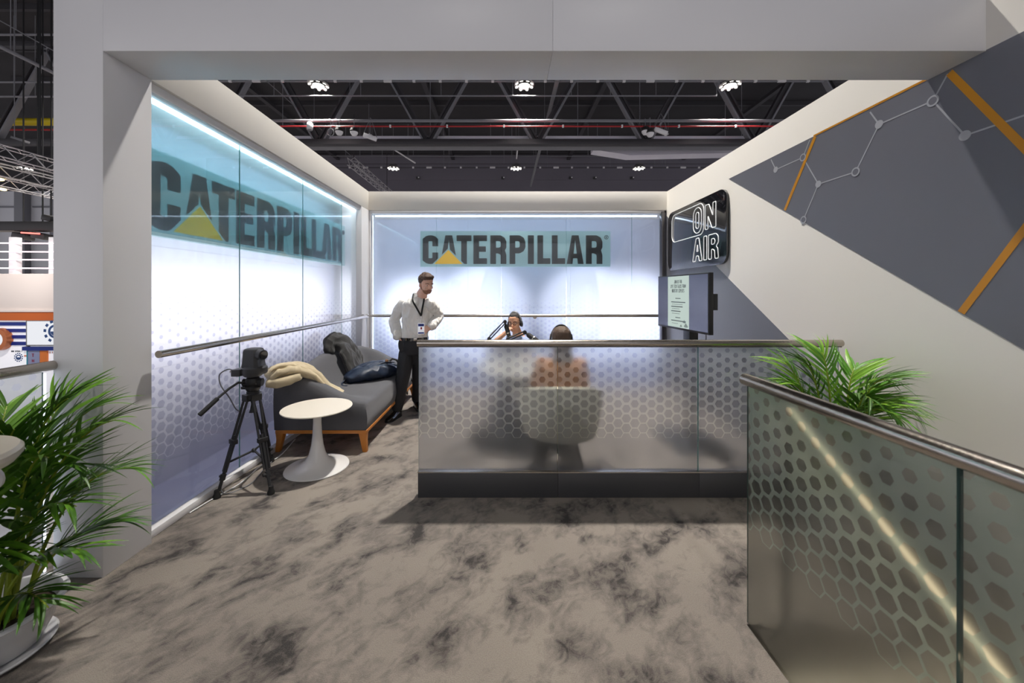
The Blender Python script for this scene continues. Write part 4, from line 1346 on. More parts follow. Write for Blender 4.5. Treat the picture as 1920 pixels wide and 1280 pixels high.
for k, (tx, sz) in enumerate((('JOIN US FOR', .036), ('LIVE TECH TALKS FROM', .036), ('INDUSTRY EXPERTS', .036))):
    write_line(tx, sz, on_tv, .0016, .0022, pc, .195 - .047 * k, t, ink, w=.36, s=.105, gap=.085, center=True)
gi = mat('ink_grey', (110, 122, 122), .5)
for z, x0, x1, hgt in ((.035, -.05, .05, .008), (-.005, -.135, .14, .01), (-.025, -.12, .09, .004), (-.052, -.135, .09, .01), (-.072, -.12, .03, .004), (-.10, -.135, .05, .01), (-.122, -.12, .035, .004), (-.165, -.05, .045, .008), (-.20, -.135, .15, .01), (-.226, -.12, .0, .004)):
    MB().prism([(pc + x0, z), (pc + x1, z), (pc + x1, z + hgt), (pc + x0, z + hgt)], on_tv, .0016, .002).build('text_line', gi, t)
gl = mat('ink_faint', (178, 198, 192), .5)
for x, z, s in ((.12, -.205, .03), (.15, -.245, .04), (.06, -.25, .025)):
    MB().prism([(pc + x, z + s), (pc + x + s, z), (pc + x, z - s * .2), (pc + x - s, z)], on_tv, .0016, .0019).build('pattern', gl, t)
MB().prism([(W / 2 - .18, -.06), (W / 2 - .02, -.06), (W / 2 - .02, .09), (W / 2 - .18, .09)], on_tv, -.10, -.045).build('wall_bracket', M['black_matte'], t, bevel=.004)
MB().prism([(-.16, -.2), (.16, -.2), (.16, .14), (-.16, .14)], on_tv, -.07, -.045).build('rear_housing', M['black_matte'], t, bevel=.01)
t = thing('television_stand', 'black floor stand with a round pole holding the television', 'stand', (c.x + .09, c.y, 0))
bx = c - nd * .11
MB().cyl((bx.x, bx.y, .02), (bx.x, bx.y, 1.36), .035, n=16).build('pole', M['black_gloss'], t)
MB().obox((bx.x, bx.y, 1.05), (.09, .14, .20)).build('collar', M['black_matte'], t, bevel=.008)
MB().obox((bx.x, bx.y, .012), (.55, .7, .024)).build('base', M['black_matte'], t, bevel=.006)
MB().obox((bx.x, bx.y, 1.33), (.05, .3, .3)).build('mount_plate', M['black_matte'], t, bevel=.006)
tag(MB().tube([Vector(p) for p in interp([(bx.x + .03, bx.y - .2, 1.2), (bx.x + .04, bx.y - .22, 1.08), (bx.x + .02, bx.y - .14, .7), (bx.x, bx.y - .04, .3)], [(0,)] * 4, 20)[0]], .004, 6).build('screen_cable', M['black_soft']), 'thin black cable hanging below the television', 'cable')

# ---- ON AIR sign
t = thing('on_air_sign', 'black glossy ON AIR sign with white outlined letters on the right wall', 'sign', (XR, 5.09, 2.31))
U0, U1, Z0, Z1 = -5.86, -4.32, 1.87, 2.76


def rrect(u0, u1, z0, z1, r, n=6):
    pts = []
    for cx_, cz_, a0 in ((u1 - r, z0 + r, -PI / 2), (u1 - r, z1 - r, 0), (u0 + r, z1 - r, PI / 2), (u0 + r, z0 + r, PI)):
        for i in range(n + 1):
            a = a0 + PI / 2 * i / n
            pts.append((cx_ + r * math.cos(a), cz_ + r * math.sin(a)))
    return pts


MB().prism(rrect(U0, U1, Z0, Z1, .13, 8), on_right, .003, .035).build('panel', M['black_gloss'], t, bevel=.003)


def neon(pts, closed=True, nm='letter'):
    MB().tube([on_right(p[0], p[1], .039) for p in pts], .0052, 8, loop=closed).build(nm, M['neon'], t, angle=180)


def soft(poly, r=.016, n=3):
    out = []
    k = len(poly)
    for i in range(k):
        p = Vector(poly[i])
        a = (Vector(poly[i - 1]) - p)
        b2 = (Vector(poly[(i + 1) % k]) - p)
        r1 = min(r, a.length * .4, b2.length * .4)
        a, b2 = p + a.normalized() * r1, p + b2.normalized() * r1
        for j in range(n + 1):
            s = j / n
            out.append(tuple((1 - s) ** 2 * a + 2 * s * (1 - s) * p + s * s * b2))
    return out


def U(x):
    return U0 + x


neon([(p[0], p[1]) for p in rrect(U(.145), U(1.055), 2.29, 2.70, .10, 8)], nm='switch_outline')
neon(rrect(U(.79), U(1.0), 2.325, 2.66, .10, 8))
neon(rrect(U(.855), U(.935), 2.385, 2.60, .038, 6))
neon(soft([(U(1.09), 2.335), (U(1.155), 2.335), (U(1.155), 2.50), (U(1.245), 2.335), (U(1.33), 2.335), (U(1.33), 2.645), (U(1.265), 2.645), (U(1.265), 2.485), (U(1.175), 2.645), (U(1.09), 2.645)]))
neon(soft([(U(.775), 1.95), (U(.85), 1.95), (U(.868), 2.02), (U(.925), 2.02), (U(.943), 1.95), (U(1.015), 1.95), (U(.935), 2.255), (U(.86), 2.255)]))
neon(soft([(U(.88), 2.08), (U(.914), 2.08), (U(.897), 2.17)], .008))
neon(soft([(U(1.055), 1.95), (U(1.125), 1.95), (U(1.125), 2.255), (U(1.055), 2.255)]))
neon(soft([(U(1.165), 1.95), (U(1.235), 1.95), (U(1.235), 2.07), (U(1.262), 2.07), (U(1.30), 2.05), (U(1.31), 1.95), (U(1.385), 1.95), (U(1.37), 2.07), (U(1.335), 2.10), (U(1.385), 2.14), (U(1.38), 2.22), (U(1.33), 2.255), (U(1.165), 2.255)], .02))
neon(soft([(U(1.235), 2.13), (U(1.29), 2.13), (U(1.315), 2.165), (U(1.29), 2.20), (U(1.235), 2.20)], .014))

# ---- podcast desk, microphones
M['desk'] = mat('desk_white', (226, 222, 214), .35)
t = thing('podcast_desk', 'white round podcast desk behind the frosted partition', 'desk', (.22, 4.1, 0))
MB().lathe([(0, .71), (.50, .71), (.52, .722), (.52, .735), (.51, .74), (0, .74)], (.22, 4.1, 0), 48).build('desktop', M['desk'], t, angle=25)
MB().lathe([(0, 0), (.26, 0), (.26, .02), (.05, .04), (.035, .1), (.035, .71), (0, .71)], (.22, 4.1, 0), 28).build('pedestal', M['black_matte'], t)


def boom(name, label, base, joints, mic_dir, col):
    t = thing(name, label, 'microphone', base)
    base = Vector(base)
    MB().lathe([(0, 0), (.03, 0), (.03, .05), (.012, .06), (.012, .10), (0, .10)], base, 14).build('clamp', M['black_matte'], t)
    J = [base + Vector((0, 0, .10))] + [Vector(j) for j in joints]
    for a, b_ in zip(J, J[1:]):
        d = (b_ - a).normalized()
        s = d.cross(Vector((0, 1, 0))).normalized() * .013
        o = MB().cyl(a + s, b_ + s, .0075, n=8).cyl(a - s, b_ - s, .0075, n=8).build('boom_arm', col, t)
        MB().cyl(b_ + Vector((0, -.022, 0)), b_ + Vector((0, .022, 0)), .022, n=12).build('joint', M['black_matte'], o)
        MB().cyl(a + d * .03 + s * 1.6, a + d * .12 + s * 1.6, .006, n=8).build('spring', M['steel'], o)
    e = J[-1]
    md = Vector(mic_dir).normalized()
    MB().cyl(e, e + md * .06, .010, n=8).build('swivel', M['black_matte'], t)
    MB().tube([e + md * .04, e + md * .06, e + md * .15, e + md * .19, e + md * .205], [.018, .027, .027, .024, .012], 16).build('microphone_body', M['black_soft'], t)
    MB().tube([e + md * .13, e + md * .145], [.029, .029], 16).build('ring', M['steel'], t)
    return t


q1, q2 = at(917, 635, 4.4), at(947, 603, 4.4)
boom('boom_microphone', 'boom-arm microphone raised to the seated man in glasses', (-.17, 4.33, .74), [q1, q2], at(953, 625, 4.45) - q2, mat('navy_arm', (26, 34, 66), .35))
q1, q2, q3 = at(952, 637, 4.0), at(984, 623, 4.0), at(998, 627, 3.95)
boom('boom_microphone', 'boom-arm microphone reaching low across the desk towards the headset wearer', (.04, 3.86, .74), [q1, q2], at(1004, 637, 3.9) - q2, M['black_matte'])
t = thing('lamp_stand', 'thin black folding light stand behind the standing man', 'stand', (-1.36, 5.25, 0))
MB().cyl((-1.36, 5.25, .1), (-1.36, 5.25, .82), .012, n=8).build('pole', M['black_matte'], t)
for a in (.4, 2.5, 4.6):
    MB().cyl((-1.36, 5.25, .42), (-1.36 + .2 * math.cos(a), 5.25 + .2 * math.sin(a), .01), .009, n=8).build('leg', M['black_matte'], t)


def tub_chair(label, x, y, face, m_, mleg):
    """face: angle the sitter looks towards"""
    t = thing('tub_chair', label, 'chair', (x, y, 0))
    prof_in = lambda k: .27 + .02 * k
    rings = []
    for i in range(25):
        a = face + PI / 2 + .15 + (PI - .3) * i / 24 if False else face + PI - 1.9 + 3.8 * i / 24
        lift = .80 - .16 * (abs(i - 12) / 12) ** 2
        pts = []
        for r, z in ((.27, .34), (.31, .36), (.345, .55), (.355, lift), (.325, lift + .012), (.29, lift), (.275, .5)):
            pts.append((x + r * math.cos(a), y + r * math.sin(a), z))
        rings.append(pts)
    MB().loft(rings).build('shell', m_, t, angle=60)
    MB().lathe([(0, .33), (.24, .33), (.28, .36), (.28, .43), (.25, .455), (0, .46)], (x, y, 0), 28).build('seat', m_, t)
    for k in range(4):
        a = face + PI / 4 + k * PI / 2
        MB().cyl((x + .15 * math.cos(a), y + .15 * math.sin(a), .34), (x + .27 * math.cos(a), y + .27 * math.sin(a), 0), .016, .011, 10).build('leg', mleg, t)
    return t


tub_chair('cream tub chair with its back to the frosted partition', .48, 3.22, PI / 2, mat('cream_fabric', (226, 218, 196), .8), M['black_matte'])
tub_chair('dark grey tub chair under the man in glasses', .17, 5.12, -PI / 2, mat('dark_grey_fabric', (60, 60, 66), .85), M['black_matte'])

# ---- white table corner in the left foreground
tx, ty, tz = -1.925, 1.16, 1.0
t = thing('high_table', 'white round high table cut off beside the left palm', 'table', (tx, ty, 0))
MB().lathe([(0, .935), (.15, .935), (.22, .940), (.252, .952), (.268, .975), (.268, .992), (.258, 1.004), (.235, 1.0), (0, .998)], (tx, ty, 0), 48).build('tabletop', M['table_white'], t, angle=25)
MB().lathe([(0, 0), (.24, 0), (.25, .01), (.12, .05), (.05, .15), (.035, .4), (.035, .8), (.06, .9), (.15, .936), (0, .937)], (tx, ty, 0), 40).build('pedestal', M['pedestal'], t, angle=40)
MB().tube([(tx + .17 + .05 * math.cos(a), ty + .10, .915 + .035 * math.sin(a)) for a in (2 * PI * i / 18 for i in range(18))], .014, 8, loop=True).build('hook_ring', M['pedestal'], t)
t = thing('small_device', 'small dark grey box lying on the cut-off white table', 'device', (tx + .145, ty + .10, 1.0))
MB().obox((tx + .145, ty + .10, 1.011), (.07, .05, .02)).build('case', M['dark_metal'], t, bevel=.004)
MB().obox((tx + .145, ty + .10, 1.0215), (.05, .034, .002)).build('lid', M['black_matte'], t)


# ---- palms
M['leaf'] = mat('palm_leaf_green', (66, 108, 28), 0.42, vary=0.25, vscale=9)
M['leaf_bright'] = mat('palm_leaf_bright', (100, 148, 38), 0.4, vary=0.2, vscale=9)
M['stalk'] = mat('palm_stalk_yellow_green', (142, 158, 48), 0.45, vary=0.2, vscale=20)
M['soil'] = mat('dark_soil', (46, 32, 24), 0.95, bump=0.8, bscale=60, vary=0.3, vscale=30)
M['pot'] = mat('white_glazed_pot', (214, 214, 216), 0.22, coat=0.3, bump=0.05, bscale=10)


def leaf_mesh(nm, droop, wid, m_):
    b = MB()
    n = 7
    for i in range(n + 1):
        s = i / n
        w_ = wid * (math.sin(PI * min(1, .12 + s * .88)) ** .7) * (1 - .25 * s)
        if i == n:
            w_ = .0008
        z = -droop * s * s
        b.v += [Vector((s, -w_, z + w_ * .35)), Vector((s, 0, z)), Vector((s, w_, z + w_ * .35))]
    for i in range(n):
        for k in (0, 1):
            a = i * 3 + k
            b.f.append([a, a + 1, a + 4, a + 3])
            b.mi.append(0)
    me = b.mesh(nm)
    me.materials.append(m_)
    me.polygons.foreach_set('use_smooth', [True] * len(me.polygons))
    return me


LEAVES = [leaf_mesh('leaflet', d, w_, M[c]) for d, w_, c in ((.18, .046, 'leaf'), (.34, .048, 'leaf'), (.50, .044, 'leaf_bright'), (.26, .05, 'leaf_bright'))]

M['leaf2'] = mat('palm_leaf_fresh', (84, 142, 34), 0.42, vary=0.25, vscale=9)
M['leaf2_bright'] = mat('palm_leaf_lime', (128, 176, 52), 0.4, vary=0.2, vscale=9)
LEAVES2 = [leaf_mesh('leaflet', d, w_, M[c]) for d, w_, c in ((.30, .040, 'leaf2'), (.55, .042, 'leaf2'), (.75, .038, 'leaf2_bright'), (.45, .044, 'leaf2_bright'))]


def palm(label, x, y, pot, fronds, rng, pot_h, limit=280, kr=1.0, kz=0.0, leaves=None):
    t = thing('potted_palm', label, 'plant', (x, y, 0))
    org = Vector((x, y, 0))
    if pot == 'wide':
        MB().lathe([(0, .012), (.145, .012), (.175, .014), (.183, .024), (.178, .03), (.15, .02), (0, .02)], org, 48).build('saucer', M['pot'], t)
        MB().lathe([(0, .022), (.125, .022), (.14, .03), (.172, .10), (.192, .175), (.210, .184), (.216, .193), (.21, .204), (.195, .204), (.187, .192), (.17, .12), (.15, .09), (0, .09)], org, 48).build('pot', M['pot'], t, angle=50)
        MB().lathe([(0, .150), (.10, .152), (.177, .145), (.165, .11), (0, .11)], org, 32).build('soil', M['soil'], t)
    else:
        MB().lathe([(0, .0), (.13, .0), (.15, .02), (.19, .30), (.20, .31), (.19, .32), (.175, .31), (.16, .2), (0, .2)], org, 40).build('pot', M['pot'], t, angle=50)
        MB().lathe([(0, .27), (.17, .27), (.15, .2), (0, .2)], org, 28).build('soil', M['soil'], t)
    cnt = 0
    rest = MB()
    for az, reach, top, endz, ll in fronds:
        reach, top, endz, ll = reach * kr, top + kz, endz + kz, ll * (.5 + .5 * kr)
        d = Vector((math.cos(az), math.sin(az), 0))
        r0 = rng.uniform(.02, .09)
        a0 = az + rng.uniform(-.6, .6)
        p0 = org + Vector((math.cos(a0) * r0, math.sin(a0) * r0, pot_h))
        p1 = p0 + d * reach * .12 + Vector((0, 0, (top - pot_h) * .62))
        p2 = p0 + d * reach * .5 + Vector((0, 0, (top - pot_h) * 1.08))
        p3 = p0 + d * reach + Vector((0, 0, endz - pot_h))
        pts = []
        for i in range(19):
            s = i / 18
            pts.append((1 - s) ** 3 * p0 + 3 * s * (1 - s) ** 2 * p1 + 3 * s * s * (1 - s) * p2 + s ** 3 * p3)
        fr_ = MB().tube(pts, [.0085 * (1 - .85 * i / 18) + .001 for i in range(19)], 6).build('frond', M['stalk'], t)
        nl = 14
        for i in range(nl):
            for sd in (-1, 1):
                s = .40 + .58 * (i + (.25 if sd > 0 else 0)) / nl
                f = s * 18
                k = min(int(f), 17)
                q = pts[k].lerp(pts[k + 1], f - k)
                tg = (pts[k + 1] - pts[k]).normalized()
                side = tg.cross(Vector((0, 0, 1)))
                side = side.normalized() if side.length > .05 else d.cross(Vector((0, 0, 1)))
                upv = side.cross(tg).normalized()
                spread = .85 - .5 * (s - .4) / .6 + rng.uniform(-.12, .12)
                dr = (tg * math.cos(spread) + side * sd * math.sin(spread) + upv * rng.uniform(.05, .32)).normalized()
                ln = ll * (1 - .55 * ((s - .62) / .4) ** 2) * rng.uniform(.85, 1.12)
                zz = (upv - dr * upv.dot(dr)).normalized()
                yy = zz.cross(dr)
                mtx = Matrix((dr, yy, zz)).transposed().to_4x4()
                mtx = Matrix.Translation(q) @ mtx @ Matrix.Diagonal((ln, ln * rng.uniform(.85, 1.2), ln, 1))
                me = (leaves or LEAVES)[rng.randrange(4)]
                if cnt < limit:
                    o = bpy.data.objects.new('leaflet', me)
                    COL.objects.link(o)
                    o.parent = fr_
                    o.matrix_local = Matrix.Translation(-org) @ mtx
                    cnt += 1
                else:
                    rest.add([mtx @ v.co for v in me.vertices], [tuple(p.vertices) for p in me.polygons])
    if rest.v:
        o = rest.build('leaflets', M['leaf'], t, recalc=False, angle=180)
        o['kind'] = 'stuff'
    return t


rng = random.Random(5)
fl = []
for az, reach, top, endz, ll in ((-.35, .52, 1.0, 1.03, .30), (.25, .55, 1.02, 1.10, .30), (-.1, .60, .82, .80, .30), (.5, .55, .86, .82, .28), (-.6, .50, .78, .70, .28), (.05, .55, .62, .58, .27), (.9, .45, 1.05, 1.12, .28),
                                 (-.9, .42, .95, .98, .28), (1.6, .40, 1.12, 1.18, .28), (2.3, .35, 1.05, 1.15, .28), (-1.5, .40, .9, .86, .28), (3.0, .45, 1.0, .98, .28), (.4, .30, 1.1, 1.2, .26), (-.3, .25, 1.0, 1.12, .26),
                                 (-2.2, .4, .9, .85, .28), (1.2, .3, .7, .74, .26), (.7, .5, .62, .56, .26), (-.2, .45, .5, .42, .24), (.15, .4, .95, .90, .28), (-.5, .38, .66, .66, .26)):
    fl.append((az, reach, top, endz, ll))
palm('leafy palm in a white oval pot in the left foreground', -2.165, 1.58, 'wide', fl, rng, .14, kr=.66, kz=-.13)
rng = random.Random(11)
fl = []
for az, reach, top, endz, ll in ((3.0, .36, 1.08, 1.06, .28), (2.7, .42, 1.05, .98, .28), (3.5, .40, 1.02, .94, .28), (2.2, .30, 1.14, 1.18, .27), (1.5, .16, 1.2, 1.26, .26), (.4, .26, 1.16, 1.17, .28), (-.2, .30, 1.12, 1.10, .28),
                                 (-.8, .40, 1.05, .98, .28), (-1.4, .40, 1.04, .96, .28), (-.4, .34, .98, .90, .26), (4.2, .42, 1.0, .92, .28), (3.3, .30, .95, .86, .26), (-1.9, .36, 1.1, 1.05, .26), (.1, .3, 1.0, .94, .26), (2.9, .2, 1.15, 1.2, .25), (-1.0, .25, 1.12, 1.14, .26)):
    fl.append((az, reach, top, endz, ll))
palm('bright green palm in the corner by the right wall', 2.13, 2.40, 'tall', fl, rng, .27, kr=.74, kz=-.12, leaves=LEAVES2)
# ================================================================== people
M['skin'] = mat('skin_light', (226, 180, 158), .5, vary=.04, vscale=30, spec=.3)
M['skin2'] = mat('skin_tan', (214, 164, 134), .5, vary=.04, vscale=30, spec=.3)
M['hair_brown'] = mat('hair_brown', (78, 54, 38), .55, bump=.5, bscale=240, stretch=(1, 1, .25), vary=.25, vscale=60)
M['hair_long'] = mat('hair_ash_brown', (92, 72, 58), .45, bump=.5, bscale=200, stretch=(1, 1, .2), vary=.3, vscale=60)
M['hair_dark'] = mat('hair_dark', (38, 31, 28), .5, bump=.5, bscale=240, stretch=(1, 1, .25), vary=.2, vscale=60)
M['beard'] = mat('beard_stubble', (150, 106, 84), .75, bump=.5, bscale=400, vary=.2, vscale=90)
M['shirt'] = mat('white_cotton_shirt', (238, 235, 229), .7, bump=.12, bscale=300)
M['trousers'] = mat('black_trousers', (40, 40, 43), .75, bump=.15, bscale=500)
M['shoe'] = mat('black_patent_leather', (22, 20, 20), .12, coat=.6)
M['blue_shirt'] = mat('pale_blue_shirt', (150, 164, 196), .75, bump=.12, bscale=300)
M['tan_top'] = mat('tan_knit_top', (178, 122, 74), .85, bump=.3, bscale=300)
M['eye_white'] = mat('eye_white', (232, 228, 222), .25)
M['eye_dark'] = mat('eye_iris', (52, 38, 30), .2)
M['lip'] = mat('lip_rose', (176, 108, 96), .5)
HEAD = [(0, .022, .074, .028), (.010, .036, .084, .012), (.028, .050, .088, -.012), (.052, .060, .089, -.042), (.080, .067, .090, -.070), (.115, .072, .089, -.092), (.15, .0755, .092, -.103), (.18, .074, .089, -.105), (.205, .063, .072, -.092), (.222, .044, .046, -.066), (.233, .020, .016, -.034)]


def head_ring(row, grow=0.0, n=22):
    z, w_, f, b_ = row
    cy_, ry = (f + b_) / 2, (f - b_) / 2 + grow
    w_ += grow
    pts = []
    for j in range(n):
        a = 2 * PI * j / n
        c_, s_ = math.cos(a), math.sin(a)
        e = .86
        pts.append(Vector((w_ * math.copysign(abs(c_) ** e, c_), cy_ + ry * math.copysign(abs(s_) ** e, s_), z)))
    return pts


class Head:
    """local axes: x to the person's left as seen from the front, y forward, z up, origin under the chin"""

    def __init__(self, chin, yaw, pitch, roll=0.0, k=1.0):
        f = Vector((math.cos(yaw) * math.cos(pitch), math.sin(yaw) * math.cos(pitch), math.sin(pitch)))
        r = f.cross(Vector((0, 0, 1))).normalized()
        u = r.cross(f)
        u = (u * math.cos(roll) + r * math.sin(roll)).normalized()
        r = f.cross(u)
        self.R = Matrix((r, f, u)).transposed() * k
        self.o = Vector(chin)

    def p(self, x, y, z):
        return self.o + self.R @ Vector((x, y, z))

    def skin(self, m):
        m.loft([[self.o + self.R @ q for q in head_ring(r)] for r in HEAD])
        m.tube([self.p(0, .088, .126), self.p(0, .100, .100), self.p(0, .112, .080), self.p(0, .098, .070)], [.007, .010, .0135, .010], 10)
        for s in (-1, 1):
            m.ell(self.p(s * .013, .094, .077), .0085)
            m.ell(self.p(s * .076, -.008, .098), (.010, .018, .030), self.R)
            m.ell(self.p(s * .036, .076, .085), (.022, .018, .020), self.R)
            m.tube([self.p(s * .012, .091, .128), self.p(s * .034, .088, .134), self.p(s * .056, .072, .128)], .007, 8)
        m.ell(self.p(0, .076, .016), (.022, .016, .014), self.R)
        m.ell(self.p(0, .085, .047), (.022, .010, .010), self.R)
        m.tube([self.p(0, -.022, .06), self.p(0, -.034, -.01), self.p(0, -.045, -.06)], [.056, .054, .060], 16)

    def face(self, parent, hair):
        for s in (-1, 1):
            MB().ell(self.p(s * .033, .081, .112), (.013, .007, .006), self.R, 12, 8).build('eye', M['eye_white'], parent)
            MB().ell(self.p(s * .033, .0865, .112), (.006, .0035, .0055), self.R, 10, 6).build('iris', M['eye_dark'], parent)
            MB().tube([self.p(s * .016, .0965, .134), self.p(s * .036, .0945, .140), self.p(s * .058, .077, .133)], [.003, .0042, .002], 8).build('eyebrow', hair, parent)
        MB().tube([self.p(-.022, .088, .047), self.p(-.008, .0965, .0495), self.p(0, .0955, .048), self.p(.008, .0965, .0495), self.p(.022, .088, .047)], [.002, .0042, .0042, .0042, .002], 8).build('lips', M['lip'], parent)


def ering(c, ax, ay_, n=20):
    return [Vector(c) + Vector(ax) * math.cos(2 * PI * j / n) + Vector(ay_) * math.sin(2 * PI * j / n) for j in range(n)]


def torso(m, rows, g=0.0):
    """rows: centre, half width, half depth, yaw of the chest direction"""
    m.loft([ering(c, Vector((-math.sin(y), math.cos(y), 0)) * (w_ + g), Vector((math.cos(y), math.sin(y), 0)) * (d + g)) for c, w_, d, y in rows])


def limb(m, pts, rad, g=0.0, n=14):
    P, V = interp(pts, [(r,) for r in rad], 6 * (len(pts) - 1) + 1)
    m.tube(P, [v[0] + g for v in V], n)
    m.ell(P[0], V[0][0] + g, nu=12, nv=8)
    m.ell(P[-1], V[-1][0] + g, nu=12, nv=8)


def hand(m, wrist, d, nrm, side, curl=.35, spread=.16, k=1.0):
    """d: wrist to knuckles, nrm: out of the palm, side: +1 if the thumb lies on the d x nrm side"""
    wrist, d, nrm = Vector(wrist), Vector(d).normalized(), Vector(nrm)
    nrm = (nrm - d * nrm.dot(d)).normalized()
    s = d.cross(nrm) * side
    rows = [(0, .026, .019), (.025, .030, .017), (.055, .039, .0155), (.085, .041, .013), (.095, .036, .010)]
    m.loft([ering(wrist + d * q * k, s * w_ * k, nrm * h * k, 14) for q, w_, h in rows])
    for i, (off, ln, r) in enumerate(((.030, .072, .0085), (.0105, .080, .0088), (-.0105, .074, .0085), (-.031, .058, .0075))):
        b_ = wrist + (d * (.088 - .006 * abs(i - 1)) + s * off) * k
        a = spread * (1.2 - i * .8)
        dd = (d * math.cos(a) + s * math.sin(a)).normalized()
        pts, cur, dr = [b_ - dd * .015 * k, b_], b_, 0
        for j, fr_ in enumerate((.44, .31, .25)):
            dr += curl * (1, 1.2, .8)[j]
            v = dd * math.cos(dr) + nrm * math.sin(dr)
            cur = cur + v * ln * fr_ * k
            pts.append(cur)
        m.tube(pts, [r * k, r * k, r * .95 * k, r * .88 * k, r * .7 * k], 9)
        m.ell(pts[-1], r * .72 * k, nu=8, nv=6)
    b_ = wrist + (d * .028 + s * .026) * k
    e1 = b_ + (d * .030 + s * .022 + nrm * .010) * k
    e2 = e1 + (d * .030 + s * .008 + nrm * .010) * k
    e3 = e2 + (d * .022 + s * .001 + nrm * .010) * k
    m.tube([b_ - s * .012 * k, b_, e1, e2, e3], [.014 * k, .0135 * k, .0115 * k, .010 * k, .0075 * k], 9)
    m.ell(e3, .0078 * k, nu=8, nv=6)


def headphones(H, label, col, k=1.0, pad=None, hr=.152):
    t = thing('headphones', label, 'headphones', H.p(0, 0, .1))
    arc = [H.p(.090 * math.cos(a), -.012, .105 + hr * math.sin(a)) for a in (PI * (i / 24) for i in range(25))]
    MB().tube(arc, .016, 10, flat=.5).build('headband', col, t)
    arc2 = [H.p(.083 * math.cos(a), -.012, .105 + (hr - .012) * math.sin(a)) for a in (PI * (.22 + .56 * i / 16) for i in range(17))]
    MB().tube(arc2, .010, 10, flat=.6).build('cushion', M['black_soft'], t)
    for s in (-1, 1):
        r_, f, u = [H.R.col[i].normalized() for i in range(3)]
        R = Matrix((f, u, r_)).transposed()
        MB().ell(H.p(s * .093, -.010, .092), (.034, .042, .015), R).build('ear_cup', pad or col, t)
        MB().ell(H.p(s * .080, -.010, .092), (.033, .040, .014), R).build('ear_pad', M['black_soft'], t)
        MB().cyl(H.p(s * .092, -.012, .135), H.p(s * .088, -.012, .17), .006, n=8).build('slider', M['steel'], t)
    return t


# ---------------- standing man
man = thing('person', 'standing bearded man in white shirt and black trousers, hand on hip', 'person', (-1.17, 4.75, 0))
HC = Head(at(796.5, 549, 4.62), -.80, -.24, 0.03)
yw = -1.42                                                        # chest faces the camera and a little to its right
pel = at(776, 648, 4.78)
ch = at(783, 590, 4.77)
nk = at(785, 556, 4.72)
shR, shL = at(751, 566, 4.76), at(811, 566, 4.68)               # seen at the left and the right
elR, wrR = at(740, 597, 4.80), at(746.5, 631, 4.70)
elL, wrL = at(821.5, 590, 4.84), at(809, 612, 4.67)
hipR, hipL = at(762, 664, 4.76), at(787, 664, 4.80)
knR, anR = at(755, 709, 4.66), Vector((at(744, 0, 4.60).x, 4.60, .085))
knL, anL = at(785, 709, 4.90), Vector((at(782, 0, 4.98).x, 4.98, .085))
trows = [(pel + Vector((0, 0, -.10)), .145, .10, yw), (pel, .168, .115, yw), (pel + Vector((0, 0, .10)), .152, .105, yw), ((pel + ch) / 2 + Vector((0, 0, .02)), .148, .102, yw), (ch, .168, .112, yw), (ch + Vector((.0, 0, .10)), .180, .112, yw), (nk + Vector((-.01, .02, -.085)), .165, .095, yw), (nk + Vector((-.005, .02, -.03)), .10, .07, yw), (nk + Vector((0, .01, .02)), .058, .056, yw)]
body = MB()
HC.skin(body)
body.tube([HC.p(0, -.03, .03), nk + Vector((0, .01, .0)), nk + Vector((0, .02, -.06))], [.054, .056, .062], 16)
torso(body, trows)
limb(body, [shR + Vector((.042, 0, -.022)), elR, wrR], [.050, .036, .027])
limb(body, [shL + Vector((-.042, 0, -.022)), elL, wrL], [.050, .036, .027])
limb(body, [hipR, knR, anR], [.080, .052, .036])
limb(body, [hipL, knL, anL], [.080, .052, .036])
hand(body, wrR, (.05, .03, -.09), (.9, .35, 0), 1, .12, .03, .88)
hand(body, wrL, (-.075, -.035, -.045), (.2, .85, -.3), -1, .25, .2)
organic('body', body, M['skin'], man, .0062, 3)
sh = MB()
torso(sh, [(trows[1][0] + Vector((0, 0, .03)), .140, .090, yw)] + [(c, w_, d, y) for c, w_, d, y in trows[2:-1]], .016)
limb(sh, [shR + Vector((.042, 0, -.022)), elR, wrR.lerp(elR, .06)], [.048, .047, .040], .012)
limb(sh, [shL + Vector((-.042, 0, -.022)), elL, wrL.lerp(elL, .10)], [.048, .047, .038], .012)
sh.tube([wrR.lerp(elR, .22), wrR.lerp(elR, .04)], [.044, .042], 16)
sh.tube([wrL.lerp(elL, .25), wrL.lerp(elL, .08)], [.042, .040], 16)
for w_, e_ in ((wrR, elR), (wrL, elL)):
    sh.tube([w_.lerp(e_, .16), w_.lerp(e_, .14), w_.lerp(e_, -.02)], [.040, .045, .044], 18)
sh.tube([nk + Vector((0, .015, -.05)), nk + Vector((0, .01, .005))], [.085, .062], 18)
organic('shirt', sh, M['shirt'], man, .0066, 5, .013, 12, 4.0, .7)
wrinkle(bpy.data.objects['shirt'].data, .006, 30, 2.0, .5)
col_ = []
for k_, (a0, a1) in enumerate(((.12, 2.4), (-2.4, -.12))):
    rr_ = []
    for i in range(9):
        a = yw + a0 + (a1 - a0) * i / 8
        dv = Vector((math.cos(a), math.sin(a), 0))
        c0 = nk + Vector((0, .012, .012))
        rr_.append([c0 + dv * .064 + Vector((0, 0, .038)), c0 + dv * .071 + Vector((0, 0, .036)), c0 + dv * .088 + Vector((0, 0, -.008 - .022 * (1 - abs(2 * i / 8 - (0 if k_ else 2)) / 2))), c0 + dv * .080 + Vector((0, 0, -.006))])
    MB().loft(rr_).build('collar', M['shirt'], man, angle=50)
tr_ = MB()
torso(tr_, [(trows[0][0], .150, .105, yw), (trows[1][0], .170, .118, yw), (pel + Vector((0, 0, .085)), .158, .110, yw), (pel + Vector((0, 0, .105)), .155, .108, yw)], .017)
